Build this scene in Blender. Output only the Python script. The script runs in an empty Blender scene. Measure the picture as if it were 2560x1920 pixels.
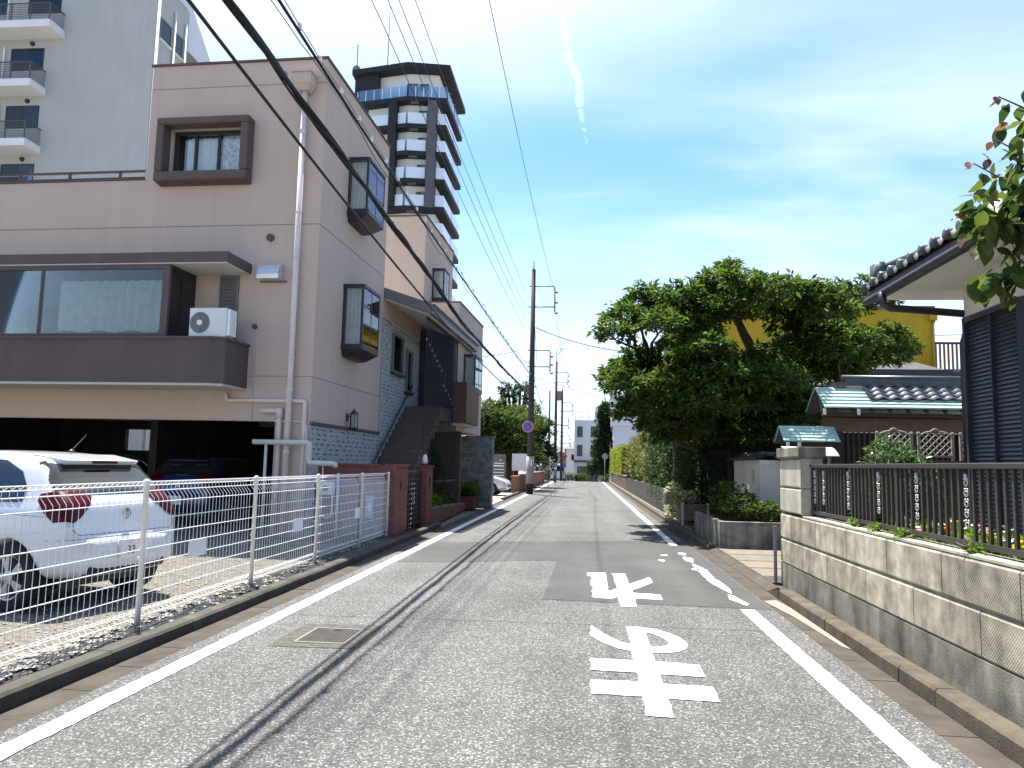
import bpy, bmesh, math, random
import numpy as np
from mathutils import Vector, Matrix, geometry
from mathutils.bvhtree import BVHTree
R = math.radians
random.seed(7); rng = np.random.default_rng(11)
scn = bpy.context.scene
col = scn.collection

# ------------------------------------------------------------------ camera
cd = bpy.data.cameras.new('camera'); cam = bpy.data.objects.new('camera', cd); col.objects.link(cam)
cd.sensor_width = 36.0; cd.lens = 36.0*1922/2560; cd.clip_start = 0.05; cd.clip_end = 30000
cm = Matrix.Rotation(R(5.510), 3, 'Z') @ Matrix.Rotation(R(90+5.970), 3, 'X') @ Matrix.Rotation(R(1.25), 3, 'Z')
cam.location = (0, 0, 1.55); cam.rotation_euler = cm.to_euler()
scn.camera = cam
scn.render.resolution_x = 1024; scn.render.resolution_y = 768

# ------------------------------------------------------------------ light
SUN = Vector((-0.21, 0.34, 1.0)).normalized()            # towards the sun
SUN_EL = math.asin(SUN.z); SUN_AZ = math.atan2(SUN.x, SUN.y)
scn.view_settings.view_transform = 'Standard'; scn.view_settings.look = 'None'
scn.view_settings.gamma = 1.0; scn.view_settings.use_curve_mapping = False
scn.view_settings.exposure = 1.6
ld = bpy.data.lights.new('sun', 'SUN'); ld.energy = 5.0; ld.angle = R(0.53); ld.color = (1.0, 0.95, 0.88)
lo = bpy.data.objects.new('sun', ld); col.objects.link(lo); lo.location = (0, 0, 60)
lo.rotation_euler = SUN.to_track_quat('Z', 'Y').to_euler()
w = bpy.data.worlds.new('World'); scn.world = w; w.use_nodes = True
def world_nodes():
    nt = w.node_tree; nt.nodes.clear(); N = nt.nodes.new; L = nt.links.new
    out = N('ShaderNodeOutputWorld'); bg = N('ShaderNodeBackground'); bg.inputs['Strength'].default_value = 0.11
    sky = N('ShaderNodeTexSky'); sky.sky_type = 'NISHITA'; sky.sun_disc = False
    sky.sun_elevation = SUN_EL; sky.sun_rotation = SUN_AZ; sky.altitude = 20; sky.air_density = 1.0
    sky.dust_density = 1.0; sky.ozone_density = 1.0
    tc = N('ShaderNodeTexCoord'); sep = N('ShaderNodeSeparateXYZ'); L(tc.outputs['Generated'], sep.inputs[0])
    def math_(op, a, b=None):
        m = N('ShaderNodeMath'); m.operation = op
        for i, x in enumerate((a, b)):
            if x is None: continue
            if isinstance(x, (int, float)): m.inputs[i].default_value = x
            else: L(x, m.inputs[i])
        return m.outputs[0]
    zc = math_('MAXIMUM', sep.outputs['Z'], 0.0); den = math_('ADD', zc, 0.16)
    cx = math_('DIVIDE', sep.outputs['X'], den); cy = math_('DIVIDE', sep.outputs['Y'], den)
    cmb = N('ShaderNodeCombineXYZ'); L(cx, cmb.inputs[0]); L(cy, cmb.inputs[1])
    mp = N('ShaderNodeMapping'); mp.inputs['Rotation'].default_value = (0, 0, R(-24)); mp.inputs['Scale'].default_value = (0.5, 1.15, 1)
    mp.inputs['Location'].default_value = (0.3, 1.9, 0)
    L(cmb.outputs[0], mp.inputs[0])
    n1 = N('ShaderNodeTexNoise'); n1.inputs['Scale'].default_value = 1.0; n1.inputs['Detail'].default_value = 7; n1.inputs['Roughness'].default_value = 0.52
    n1.inputs['Distortion'].default_value = 0.5
    L(mp.outputs[0], n1.inputs['Vector'])
    rp = N('ShaderNodeValToRGB'); e = rp.color_ramp.elements; e[0].position = 0.45; e[1].position = 0.78
    e[0].color = (0, 0, 0, 1); e[1].color = (1, 1, 1, 1); rp.color_ramp.interpolation = 'EASE'
    L(n1.outputs['Fac'], rp.inputs[0])
    low = N('ShaderNodeMapRange'); low.interpolation_type = 'SMOOTHSTEP'          # thicker cloud and haze low down, all round
    low.inputs['From Min'].default_value = 0.40; low.inputs['From Max'].default_value = 0.05
    low.inputs['To Min'].default_value = 0.0; low.inputs['To Max'].default_value = 0.62
    L(sep.outputs['Z'], low.inputs[0])
    f0 = math_('MULTIPLY', rp.outputs[0], 0.5)
    f1 = math_('ADD', f0, low.outputs[0])
    f2 = math_('MINIMUM', f1, 1.0)
    # sunlit thin cloud brightens around the sun
    dot = N('ShaderNodeVectorMath'); dot.operation = 'DOT_PRODUCT'; L(tc.outputs['Generated'], dot.inputs[0]); dot.inputs[1].default_value = SUN
    glow = N('ShaderNodeMapRange'); glow.interpolation_type = 'SMOOTHSTEP'
    glow.inputs['From Min'].default_value = 0.66; glow.inputs['From Max'].default_value = 0.84
    glow.inputs['To Min'].default_value = 0.0; glow.inputs['To Max'].default_value = 1.0
    L(dot.outputs['Value'], glow.inputs[0])
    g2 = math_('MULTIPLY', glow.outputs[0], 0.85)
    f3 = math_('MINIMUM', math_('ADD', f2, g2), 1.0)
    tint = N('ShaderNodeMix'); tint.data_type = 'RGBA'; tint.blend_type = 'MULTIPLY'; tint.inputs[0].default_value = 1.0
    L(sky.outputs[0], tint.inputs[6]); tint.inputs[7].default_value = SKY_TINT
    mx = N('ShaderNodeMix'); mx.data_type = 'RGBA'; mx.inputs[7].default_value = CLOUD
    L(f3, mx.inputs[0]); L(tint.outputs[2], mx.inputs[6])
    L(mx.outputs[2], bg.inputs['Color']); L(bg.outputs[0], out.inputs['Surface'])
SKY_TINT = (.45, .655, .90, 1); CLOUD = (4.3, 4.5, 4.45, 1)
world_nodes()

# ------------------------------------------------------------------ helpers
class MB:
    def __init__(s): s.v = []; s.f = []
    def add(s, vs, fs):
        k = len(s.v); s.v += [tuple(p) for p in vs]; s.f += [tuple(i+k for i in f) for f in fs]; return s
    def hexa(s, p): return s.add(p, [(0,3,2,1),(4,5,6,7),(0,1,5,4),(1,2,6,5),(2,3,7,6),(3,0,4,7)])
    def box(s, x0, x1, y0, y1, z0, z1):
        return s.hexa([(x0,y0,z0),(x1,y0,z0),(x1,y1,z0),(x0,y1,z0),(x0,y0,z1),(x1,y0,z1),(x1,y1,z1),(x0,y1,z1)])
    def obox(s, c, sx, sy, sz, m=None):
        ps = [Vector((a*sx/2, b*sy/2, d*sz/2)) for d in (-1,1) for a, b in ((-1,-1),(1,-1),(1,1),(-1,1))]
        if m is not None: ps = [m @ p for p in ps]
        return s.hexa([tuple(Vector(c)+p) for p in ps])
    def prism(s, poly, a0, a1, axis='z'):
        n = len(poly)
        def P(p, a): return {'z': (p[0], p[1], a), 'y': (p[0], a, p[1]), 'x': (a, p[0], p[1])}[axis]
        vs = [P(p, a0) for p in poly]+[P(p, a1) for p in poly]
        tri = geometry.tessellate_polygon([[Vector((p[0], p[1], 0)) for p in poly]])
        fs = [tuple(t) for t in tri]+[tuple(i+n for i in reversed(t)) for t in tri]
        fs += [(i, (i+1) % n, (i+1) % n+n, i+n) for i in range(n)]
        return s.add(vs, fs)
    def tube(s, pts, r, n=8, cap=True):
        pts = [Vector(p) for p in pts]; m = len(pts); rs = r if isinstance(r, (list, tuple)) else [r]*m
        vs = []; up = None
        for i, p in enumerate(pts):
            d = (pts[min(i+1, m-1)]-pts[max(i-1, 0)])
            if d.length < 1e-9: d = Vector((0,0,1))
            d.normalize()
            if up is None: up = Vector((0,0,1)) if abs(d.z) < .9 else Vector((1,0,0))
            a = d.cross(up)
            if a.length < 1e-4: a = d.cross(Vector((0.3,1,0.2)))
            a.normalize(); b = a.cross(d).normalized(); up = b
            for k in range(n):
                t = 2*math.pi*k/n; vs.append(tuple(p+(a*math.cos(t)+b*math.sin(t))*rs[i]))
        fs = [(i*n+k, i*n+(k+1) % n, (i+1)*n+(k+1) % n, (i+1)*n+k) for i in range(m-1) for k in range(n)]
        if cap: fs += [tuple(range(n-1, -1, -1)), tuple(range((m-1)*n, m*n))]
        return s.add(vs, fs)
    def lathe(s, prof, c=(0,0,0), n=16, axis='z', caps=True):
        vs = []; c = Vector(c)
        for r, h in prof:
            for k in range(n):
                t = 2*math.pi*k/n; a, b = r*math.cos(t), r*math.sin(t)
                vs.append(tuple(c+Vector({'z': (a,b,h), 'y': (a,h,b), 'x': (h,a,b)}[axis])))
        m = len(prof); fs = [(i*n+k, i*n+(k+1) % n, (i+1)*n+(k+1) % n, (i+1)*n+k) for i in range(m-1) for k in range(n)]
        if caps and prof[0][0] > 1e-6 and not (prof[1][1] == prof[0][1] and prof[1][0] < prof[0][0]): fs.append(tuple(range(n-1, -1, -1)))
        if caps and prof[-1][0] > 1e-6 and not (prof[-2][1] == prof[-1][1] and prof[-2][0] < prof[-1][0]): fs.append(tuple(range((m-1)*n, m*n)))
        return s.add(vs, fs)
    def mesh(s, name, mat, smooth=False):
        me = bpy.data.meshes.new(name); me.from_pydata(s.v, [], s.f)
        bm = bmesh.new(); bm.from_mesh(me); bmesh.ops.recalc_face_normals(bm, faces=bm.faces); bm.to_mesh(me); bm.free()
        if smooth: me.shade_smooth()
        if mat is not None: me.materials.append(mat)
        return me
    def build(s, name, mat, parent=None, smooth=False, bevel=0, loc=None, label=None, kind=None):
        o = bpy.data.objects.new(name, s.mesh(name, mat, smooth)); col.objects.link(o)
        if parent is not None: o.parent = parent
        if loc is not None: o.location = loc
        if bevel:
            b = o.modifiers.new('bevel', 'BEVEL'); b.width = bevel; b.segments = 2; b.limit_method = 'ANGLE'; b.angle_limit = R(40)
        if label: o['label'] = label
        if kind: o['kind'] = kind
        return o
def inst(name, me, parent, loc=(0,0,0), rot=(0,0,0), sc=(1,1,1)):
    o = bpy.data.objects.new(name, me); col.objects.link(o); o.parent = parent
    o.location = loc; o.rotation_euler = rot; o.scale = sc; return o
def thing(name, label, cat, loc=(0,0,0), rz=0, group=None):
    o = bpy.data.objects.new(name, None); col.objects.link(o); o.location = loc; o.rotation_euler = (0,0,rz); o.empty_display_size = .2
    return tag(o, label, cat, group)
def tag(o, label, cat, group=None):
    o['label'] = label; o['category'] = cat
    if group: o['group'] = group
    return o
def struct(o): o['kind'] = 'structure'; return o
def bx(*a): return MB().box(*a)
def copy_tree(o, parent=None):
    c = o.copy(); col.objects.link(c); c.parent = parent
    for ch in list(o.children): copy_tree(ch, c)
    return c
def holed(mb, a0, a1, z0, z1, holes, t0, t1, axis='y'):
    """wall sheet in (a,z) from t0 to t1 thick, rectangular holes (a0,a1,z0,z1) cut through"""
    As = sorted({a0, a1, *[h[0] for h in holes], *[h[1] for h in holes]}); As = [a for a in As if a0-1e-6 <= a <= a1+1e-6]
    Zs = sorted({z0, z1, *[h[2] for h in holes], *[h[3] for h in holes]}); Zs = [z for z in Zs if z0-1e-6 <= z <= z1+1e-6]
    def solid(i, j):
        if i < 0 or j < 0 or i >= len(As)-1 or j >= len(Zs)-1: return False
        a = (As[i]+As[i+1])/2; z = (Zs[j]+Zs[j+1])/2
        return not any(h[0] < a < h[1] and h[2] < z < h[3] for h in holes)
    def P(a, t, z): return (a, t, z) if axis == 'y' else (t, a, z)
    for i in range(len(As)-1):
        for j in range(len(Zs)-1):
            if not solid(i, j): continue
            A, B, C, D = As[i], As[i+1], Zs[j], Zs[j+1]
            for t in (t0, t1): mb.add([P(A,t,C), P(B,t,C), P(B,t,D), P(A,t,D)], [(0,1,2,3)])
            if not solid(i-1, j): mb.add([P(A,t0,C), P(A,t1,C), P(A,t1,D), P(A,t0,D)], [(0,1,2,3)])
            if not solid(i+1, j): mb.add([P(B,t0,C), P(B,t1,C), P(B,t1,D), P(B,t0,D)], [(0,1,2,3)])
            if not solid(i, j-1): mb.add([P(A,t0,C), P(B,t0,C), P(B,t1,C), P(A,t1,C)], [(0,1,2,3)])
            if not solid(i, j+1): mb.add([P(A,t0,D), P(B,t0,D), P(B,t1,D), P(A,t1,D)], [(0,1,2,3)])
    return mb

# ------------------------------------------------------------------ materials
def newmat(name):
    m = bpy.data.materials.new(name); m.use_nodes = True; nt = m.node_tree
    return m, nt, nt.nodes['Principled BSDF']
def c4(c): return (*c, 1) if len(c) == 3 else tuple(c)
def mul(c, k): return tuple(min(1, x*k) for x in c)
def M(name, c, rough=.8, var=.12, scale=2.5, bump=0., bscale=60., spec=.3, metal=0., coat=0., streak=0., rand=0., c2=None):
    m, nt, b = newmat(name); N = nt.nodes.new; L = nt.links.new
    b.inputs['Roughness'].default_value = rough; b.inputs['Specular IOR Level'].default_value = spec; b.inputs['Metallic'].default_value = metal
    if coat: b.inputs['Coat Weight'].default_value = coat; b.inputs['Coat Roughness'].default_value = .04
    g = N('ShaderNodeNewGeometry'); nz = N('ShaderNodeTexNoise'); nz.inputs['Scale'].default_value = scale; nz.inputs['Detail'].default_value = 8; nz.inputs['Roughness'].default_value = .6
    L(g.outputs['Position'], nz.inputs['Vector'])
    mr = N('ShaderNodeMapRange'); mr.inputs['From Min'].default_value = .3; mr.inputs['From Max'].default_value = .7; L(nz.outputs['Fac'], mr.inputs[0])
    mx = N('ShaderNodeMix'); mx.data_type = 'RGBA'; L(mr.outputs[0], mx.inputs[0])
    mx.inputs[6].default_value = c4(mul(c, 1-var)); mx.inputs[7].default_value = c4(c2 if c2 else mul(c, 1+var))
    out = mx.outputs[2]
    def mulby(val, lo_, hi_, out):
        r = N('ShaderNodeMapRange'); r.inputs['From Min'].default_value = .3; r.inputs['From Max'].default_value = .7
        r.inputs['To Min'].default_value = lo_; r.inputs['To Max'].default_value = hi_; L(val, r.inputs[0])
        v = N('ShaderNodeMix'); v.data_type = 'RGBA'; v.blend_type = 'MULTIPLY'; v.inputs[0].default_value = 1
        L(out, v.inputs[6]); L(r.outputs[0], v.inputs[7]); return v.outputs[2]
    if streak:
        mp = N('ShaderNodeMapping'); mp.inputs['Scale'].default_value = (3.2, 3.2, .22); L(g.outputs['Position'], mp.inputs[0])
        n2 = N('ShaderNodeTexNoise'); n2.inputs['Scale'].default_value = 1.4; n2.inputs['Detail'].default_value = 5; L(mp.outputs[0], n2.inputs['Vector'])
        out = mulby(n2.outputs['Fac'], 1-streak, 1+streak*.35, out)
    if rand:
        oi = N('ShaderNodeObjectInfo'); r = N('ShaderNodeMapRange'); r.inputs['To Min'].default_value = 1-rand; r.inputs['To Max'].default_value = 1+rand; L(oi.outputs['Random'], r.inputs[0])
        v = N('ShaderNodeMix'); v.data_type = 'RGBA'; v.blend_type = 'MULTIPLY'; v.inputs[0].default_value = 1; L(out, v.inputs[6]); L(r.outputs[0], v.inputs[7]); out = v.outputs[2]
    L(out, b.inputs['Base Color'])
    if bump:
        n3 = N('ShaderNodeTexNoise'); n3.inputs['Scale'].default_value = bscale; n3.inputs['Detail'].default_value = 4; L(g.outputs['Position'], n3.inputs['Vector'])
        bp = N('ShaderNodeBump'); bp.inputs['Strength'].default_value = bump; bp.inputs['Distance'].default_value = .01; L(n3.outputs['Fac'], bp.inputs['Height']); L(bp.outputs[0], b.inputs['Normal'])
    return m
def asphalt(name, base, lo_, hi_, agg=95., fleck=.55, tint=(1,1,.97)):
    m, nt, b = newmat(name); N = nt.nodes.new; L = nt.links.new
    g = N('ShaderNodeNewGeometry')
    v = N('ShaderNodeTexVoronoi'); v.inputs['Scale'].default_value = agg; L(g.outputs['Position'], v.inputs['Vector'])
    sp = N('ShaderNodeSeparateColor'); L(v.outputs['Color'], sp.inputs[0])
    r1 = N('ShaderNodeValToRGB'); e = r1.color_ramp.elements; e[0].position = 0.0; e[0].color = c4((lo_,)*3); e[1].position = .8; e[1].color = c4((base,)*3)
    x = r1.color_ramp.elements.new(.97); x.color = c4((hi_,)*3)
    L(sp.outputs[0], r1.inputs[0])
    n = N('ShaderNodeTexNoise'); n.inputs['Scale'].default_value = .9; n.inputs['Detail'].default_value = 9; n.inputs['Roughness'].default_value = .68; L(g.outputs['Position'], n.inputs['Vector'])
    mp = N('ShaderNodeMapping'); mp.inputs['Scale'].default_value = (1.5, .12, 1); L(g.outputs['Position'], mp.inputs[0])   # wheel-track wear along the street
    n2 = N('ShaderNodeTexNoise'); n2.inputs['Scale'].default_value = 1.1; n2.inputs['Detail'].default_value = 4; L(mp.outputs[0], n2.inputs['Vector'])
    def rng_(s, a, b2):
        r = N('ShaderNodeMapRange'); r.inputs['From Min'].default_value = .3; r.inputs['From Max'].default_value = .7; r.inputs['To Min'].default_value = a; r.inputs['To Max'].default_value = b2; L(s, r.inputs[0]); return r.outputs[0]
    def mulc(o, s):
        q = N('ShaderNodeMix'); q.data_type = 'RGBA'; q.blend_type = 'MULTIPLY'; q.inputs[0].default_value = 1; L(o, q.inputs[6])
        if isinstance(s, tuple): q.inputs[7].default_value = c4(s)
        else: L(s, q.inputs[7])
        return q.outputs[2]
    o = mulc(mulc(mulc(r1.outputs[0], rng_(n.outputs['Fac'], .82, 1.18)), rng_(n2.outputs['Fac'], .80, 1.16)), tint)
    n4 = N('ShaderNodeTexNoise'); n4.inputs['Scale'].default_value = .33; n4.inputs['Detail'].default_value = 6; n4.inputs['Distortion'].default_value = 1.2; L(g.outputs['Position'], n4.inputs['Vector'])
    o = mulc(o, rng_(n4.outputs['Fac'], .84, 1.1))
    L(o, b.inputs['Base Color']); b.inputs['Roughness'].default_value = .85; b.inputs['Specular IOR Level'].default_value = .35
    bp = N('ShaderNodeBump'); bp.inputs['Strength'].default_value = fleck; bp.inputs['Distance'].default_value = .006
    L(v.outputs['Distance'], bp.inputs['Height']); L(bp.outputs[0], b.inputs['Normal'])
    return m
def paint_mark(name):
    m, nt, b = newmat(name); N = nt.nodes.new; L = nt.links.new
    g = N('ShaderNodeNewGeometry'); n = N('ShaderNodeTexNoise'); n.inputs['Scale'].default_value = 38; n.inputs['Detail'].default_value = 8; n.inputs['Roughness'].default_value = .75; L(g.outputs['Position'], n.inputs['Vector'])
    r = N('ShaderNodeValToRGB'); e = r.color_ramp.elements; e[0].position = .29; e[0].color = (.3,.3,.29,1); e[1].position = .36; e[1].color = (.78,.78,.76,1); L(n.outputs['Fac'], r.inputs[0])
    L(r.outputs[0], b.inputs['Base Color']); b.inputs['Roughness'].default_value = .6
    bp = N('ShaderNodeBump'); bp.inputs['Strength'].default_value = .3; bp.inputs['Distance'].default_value = .004; L(n.outputs['Fac'], bp.inputs['Height']); L(bp.outputs[0], b.inputs['Normal'])
    return m
def glass(name, tint=(.75,.8,.8), refl=.22, dark=0.):
    m, nt, b = newmat(name); nt.nodes.remove(b); N = nt.nodes.new; L = nt.links.new; o = nt.nodes['Material Output']
    t = N('ShaderNodeBsdfTransparent'); t.inputs[0].default_value = c4(tint); gl = N('ShaderNodeBsdfGlossy'); gl.inputs['Roughness'].default_value = .015; gl.inputs[0].default_value = (.9,.95,1,1)
    fr = N('ShaderNodeFresnel'); fr.inputs['IOR'].default_value = 1.5; ad = N('ShaderNodeMath'); ad.operation = 'ADD'; ad.inputs[1].default_value = refl; ad.use_clamp = True; L(fr.outputs[0], ad.inputs[0])
    mx = N('ShaderNodeMixShader'); L(ad.outputs[0], mx.inputs[0]); L(t.outputs[0], mx.inputs[1]); L(gl.outputs[0], mx.inputs[2]); L(mx.outputs[0], o.inputs['Surface'])
    return m
def leafmat(name, c1, c2, trans=.35, rough=.6):
    m, nt, b = newmat(name); N = nt.nodes.new; L = nt.links.new; o = nt.nodes['Material Output']
    at = N('ShaderNodeAttribute'); at.attribute_name = 'rnd'
    mx = N('ShaderNodeMix'); mx.data_type = 'RGBA'; mx.inputs[6].default_value = c4(c1); mx.inputs[7].default_value = c4(c2); L(at.outputs['Fac'], mx.inputs[0])
    L(mx.outputs[2], b.inputs['Base Color']); b.inputs['Roughness'].default_value = rough; b.inputs['Specular IOR Level'].default_value = .22
    tr = N('ShaderNodeBsdfTranslucent'); hs = N('ShaderNodeHueSaturation'); hs.inputs['Saturation'].default_value = 1.15; hs.inputs['Value'].default_value = 1.5; L(mx.outputs[2], hs.inputs['Color']); L(hs.outputs[0], tr.inputs[0])
    ms = N('ShaderNodeMixShader'); ms.inputs[0].default_value = trans; L(b.outputs[0], ms.inputs[1]); L(tr.outputs[0], ms.inputs[2]); L(ms.outputs[0], o.inputs['Surface'])
    return m
m_road = asphalt('worn_asphalt', .088, .036, .24)
m_patch = asphalt('patch_asphalt', .056, .036, .09, agg=140, fleck=.3)
m_mark = paint_mark('road_paint')
m_ground = M('packed_ground', (.17,.155,.13), .95, .25, 1.2, .3, 40)
m_gutter = M('gutter_concrete', (.05,.042,.034), .9, .35, 3.5, .25, 90, rand=.05)
m_kerb = M('kerb_concrete', (.055,.05,.041), .9, .4, 4.0, .4, 70, rand=.1)
m_kerbR = M('kerb_concrete_tan', (.072,.061,.045), .9, .35, 5.0, .35, 80, rand=.08)
m_kerb_dark = M('kerb_grime', (.05,.048,.042), .9, .4, 4.0, .4, 70)
m_conc = M('concrete', (.3,.29,.265), .88, .22, 3, .25, 80, streak=.25)
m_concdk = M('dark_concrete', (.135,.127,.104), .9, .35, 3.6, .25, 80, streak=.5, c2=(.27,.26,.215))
m_gravel = M('gravel_fines', (.125,.115,.095), .95, .55, 16, .8, 120)
m_sheet = M('weed_sheet', (.02,.021,.024), .6, .3, 6, .35, 25)
m_pink = M('pink_stucco', (.54,.415,.35), .92, .02, .45, .35, 120, streak=.05, c2=(.54,.435,.35))
m_cream = M('cream_soffit', (.55,.54,.49), .85, .06, 1.5)
m_brown = M('brown_render', (.115,.086,.08), .85, .1, 1.5, .2, 110, streak=.1)
m_brick = M('brick_red', (.20,.068,.052), .85, .25, 9, .3, 120, rand=.1)
m_mortar = M('mortar', (.2,.15,.13), .95, .15, 8)
m_white = M('white_paint', (.75,.76,.75), .45, .05, 4, spec=.5)
m_pipe = M('pipe_paint', (.66,.57,.54), .75, .06, 3, spec=.4)
m_pipegreen = M('pipe_pale', (.5,.52,.46), .45, .08, 4)
m_black = M('black_metal', (.018,.018,.022), .45, .1, 5, spec=.5)
m_dark = M('dark_interior', (.02,.02,.022), .9, .1, 2)  # near-black colour stands in for the darkness of unlit rooms
m_navy = M('navy_wall', (.03,.036,.055), .7, .1, 3)
m_frame = M('bronze_frame', (.018,.018,.022), .45, .1, 5, spec=.5)
m_framelt = M('grey_frame', (.16,.155,.15), .45, .1, 5)
m_glass = glass('window_glass', (.78,.83,.82), .03); m_glassdk = glass('tinted_glass', (.3,.34,.36), .05); m_glasscar = M('car_glass', (.012,.014,.016), .06, .1, 3, spec=.5, coat=.6); m_glassmid = glass('sunroom_glass', (.8,.84,.83), .0); m_glassclr = glass('clear_glass', (.95,.97,.97), .01); m_glassblk = M('dark_window_glass', (.018,.022,.026), .06, .2, 2, spec=.5)
m_curtain = M('lace_curtain', (.62,.66,.64), .95, .12, 7)
m_lace = M('floral_lace', (.38,.43,.42), .95, .4, 14, c2=(.8,.84,.83))
m_slate = M('slate_cladding', (.36,.385,.375), .8, .18, 8, .4, 90, rand=.1)
m_slatedk = M('slate_dark', (.09,.10,.10), .9, .2, 8)
m_stone = M('split_stone', (.24,.25,.225), .9, .5, 5, .5, 60)
m_step = M('step_tile', (.13,.085,.07), .8, .12, 6)
m_bark = M('bark', (.085,.068,.05), .95, .35, 9, .7, 45)
m_pole = M('utility_pole', (.052,.044,.041), .8, .15, 3, .2, 60)
m_polebase = M('pole_wrap', (.28,.28,.26), .8, .15, 3, .4, 90)
m_steel = M('galvanised_steel', (.16,.165,.17), .5, .12, 5, metal=.3)
m_cable = M('cable_black', (.014,.014,.016), .6, .1, 5)
m_wire = M('wire_grey', (.07,.085,.11), .6, .1, 5)
m_wood = M('weathered_wood', (.13,.09,.06), .85, .25, 6, .3, 60)
m_wooddk = M('dark_wood', (.05,.036,.028), .8, .2, 6, .3, 60)
m_tile = M('roof_tile', (.05,.052,.057), .38, .25, 6, .1, 40, spec=.55, rand=.12)
m_copper = M('copper_patina', (.3,.44,.4), .6, .18, 7, .15, 60, rand=.06)
m_plaster = M('plaster_wall', (.74,.68,.55), .92, .06, 1.4, .2, 110, streak=.1)
m_housewhite = M('house_plaster', (.6,.58,.55), .9, .04, 1.2)
m_siding = M('navy_siding', (.033,.036,.05), .38, .12, 3, spec=.6)
m_yellow = M('yellow_wall', (.42,.28,.02), .9, .05, 1.0, streak=.08)
m_aptwhite = M('apartment_wall', (.40,.405,.395), .92, .05, .5, .25, 60, streak=.05)
m_aptblue = M('apartment_wall_side', (.6,.63,.68), .9, .05, .5)
m_towerwhite = M('tower_white', (.7,.71,.72), .8, .08, .6)
m_towerdk = M('tower_charcoal', (.018,.02,.025), .7, .1, .6)
m_towergrey = M('tower_grey', (.09,.093,.105), .7, .1, .6)
m_towerglass = M('frosted_balustrade', (.62,.69,.76), .25, .05, .5, spec=.7)
m_clearbal = glass('balustrade_glass', (.8,.9,.92), .12)
m_greyroof = M('grey_roof', (.13,.125,.13), .7, .15, 4)
m_soil = M('soil', (.05,.04,.03), .95, .3, 8)
m_leaf = leafmat('leaf_tree', (.018,.044,.018), (.10,.14,.024), .36)
m_leafdk = leafmat('leaf_dark', (.014,.034,.012), (.036,.068,.02), .25)
m_leafyel = leafmat('leaf_hedge', (.10,.13,.02), (.17,.19,.035), .35)
m_leafmix = leafmat('leaf_mixed', (.05,.065,.015), (.15,.14,.05), .35)
m_leafbr = leafmat('leaf_bright', (.05,.11,.015), (.13,.2,.03), .4)
m_leafvar = leafmat('leaf_variegated', (.14,.16,.07), (.62,.6,.42), .3)
m_leafgloss = leafmat('leaf_glossy', (.035,.07,.02), (.10,.15,.05), .2, .25)
m_leafred = leafmat('leaf_reddish', (.10,.05,.035), (.16,.09,.05), .35)

# ------------------------------------------------------------------ foliage
def leaf_mesh(name, mat, P, D, S, asp=.42, fold=.25, seed=0, droop=.0):
    """P (n,3) leaf bases, D (n,3) leaf directions, S (n) lengths"""
    r = np.random.default_rng(seed); n = len(P); P = np.asarray(P, float); D = np.asarray(D, float)
    D = D/np.maximum(np.linalg.norm(D, axis=1, keepdims=True), 1e-6)
    A = np.cross(D, r.normal(size=(n,3))*.45+np.array([0,0,1.])); A /= np.maximum(np.linalg.norm(A, axis=1, keepdims=True), 1e-6)
    U = np.cross(A, D); S = np.asarray(S, float)[:, None]
    mid = P+D*S*.45; tip = P+D*S-U*S*droop
    Lf = mid+A*S*asp*.5+U*S*fold*asp; Rt = mid-A*S*asp*.5+U*S*fold*asp
    V = np.stack([P, Lf, tip, Rt], 1).reshape(-1, 3)
    k = np.arange(n)*4; F = np.stack([np.stack([k, k+1, k+2], 1), np.stack([k, k+2, k+3], 1)], 1).reshape(-1, 3)
    me = bpy.data.meshes.new(name); me.vertices.add(len(V)); me.vertices.foreach_set('co', V.astype(np.float32).ravel())
    me.loops.add(len(F)*3); me.loops.foreach_set('vertex_index', F.astype(np.int32).ravel())
    me.polygons.add(len(F)); me.polygons.foreach_set('loop_start', np.arange(0, len(F)*3, 3, dtype=np.int32))
    me.update(calc_edges=True); me.validate()
    a = me.attributes.new('rnd', 'FLOAT', 'FACE'); a.data.foreach_set('value', np.repeat(r.random(n), 2).astype(np.float32))
    me.materials.append(mat); return me
def leaf_obj(name, mat, P, D, S, parent=None, **k):
    o = bpy.data.objects.new(name, leaf_mesh(name, mat, P, D, S, **k)); col.objects.link(o)
    if parent is not None: o.parent = parent
    o['kind'] = 'stuff'; return o
def rosettes(tips, dirs, per, size, seed, spread=1.0, up=.15):
    r = np.random.default_rng(seed); tips = np.asarray(tips); dirs = np.asarray(dirs); n = len(tips)
    P = np.repeat(tips, per, 0); D = r.normal(size=(n*per, 3))*spread; D += np.repeat(dirs, per, 0)*.7; D[:, 2] = D[:, 2]*.55+up
    P = P+r.normal(size=P.shape)*size*.22
    S = size*(.65+.6*r.random(n*per)); return P, D, S
def shell_points(n, c, rad, seed, inner=.55, top=-.9):
    r = np.random.default_rng(seed); d = r.normal(size=(n*2, 3)); d /= np.linalg.norm(d, axis=1, keepdims=True); d = d[d[:, 2] > top][:n]
    q = inner+(1-inner)*r.random((len(d), 1))**.5
    return np.array(c)+d*q*np.array(rad), d
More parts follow.
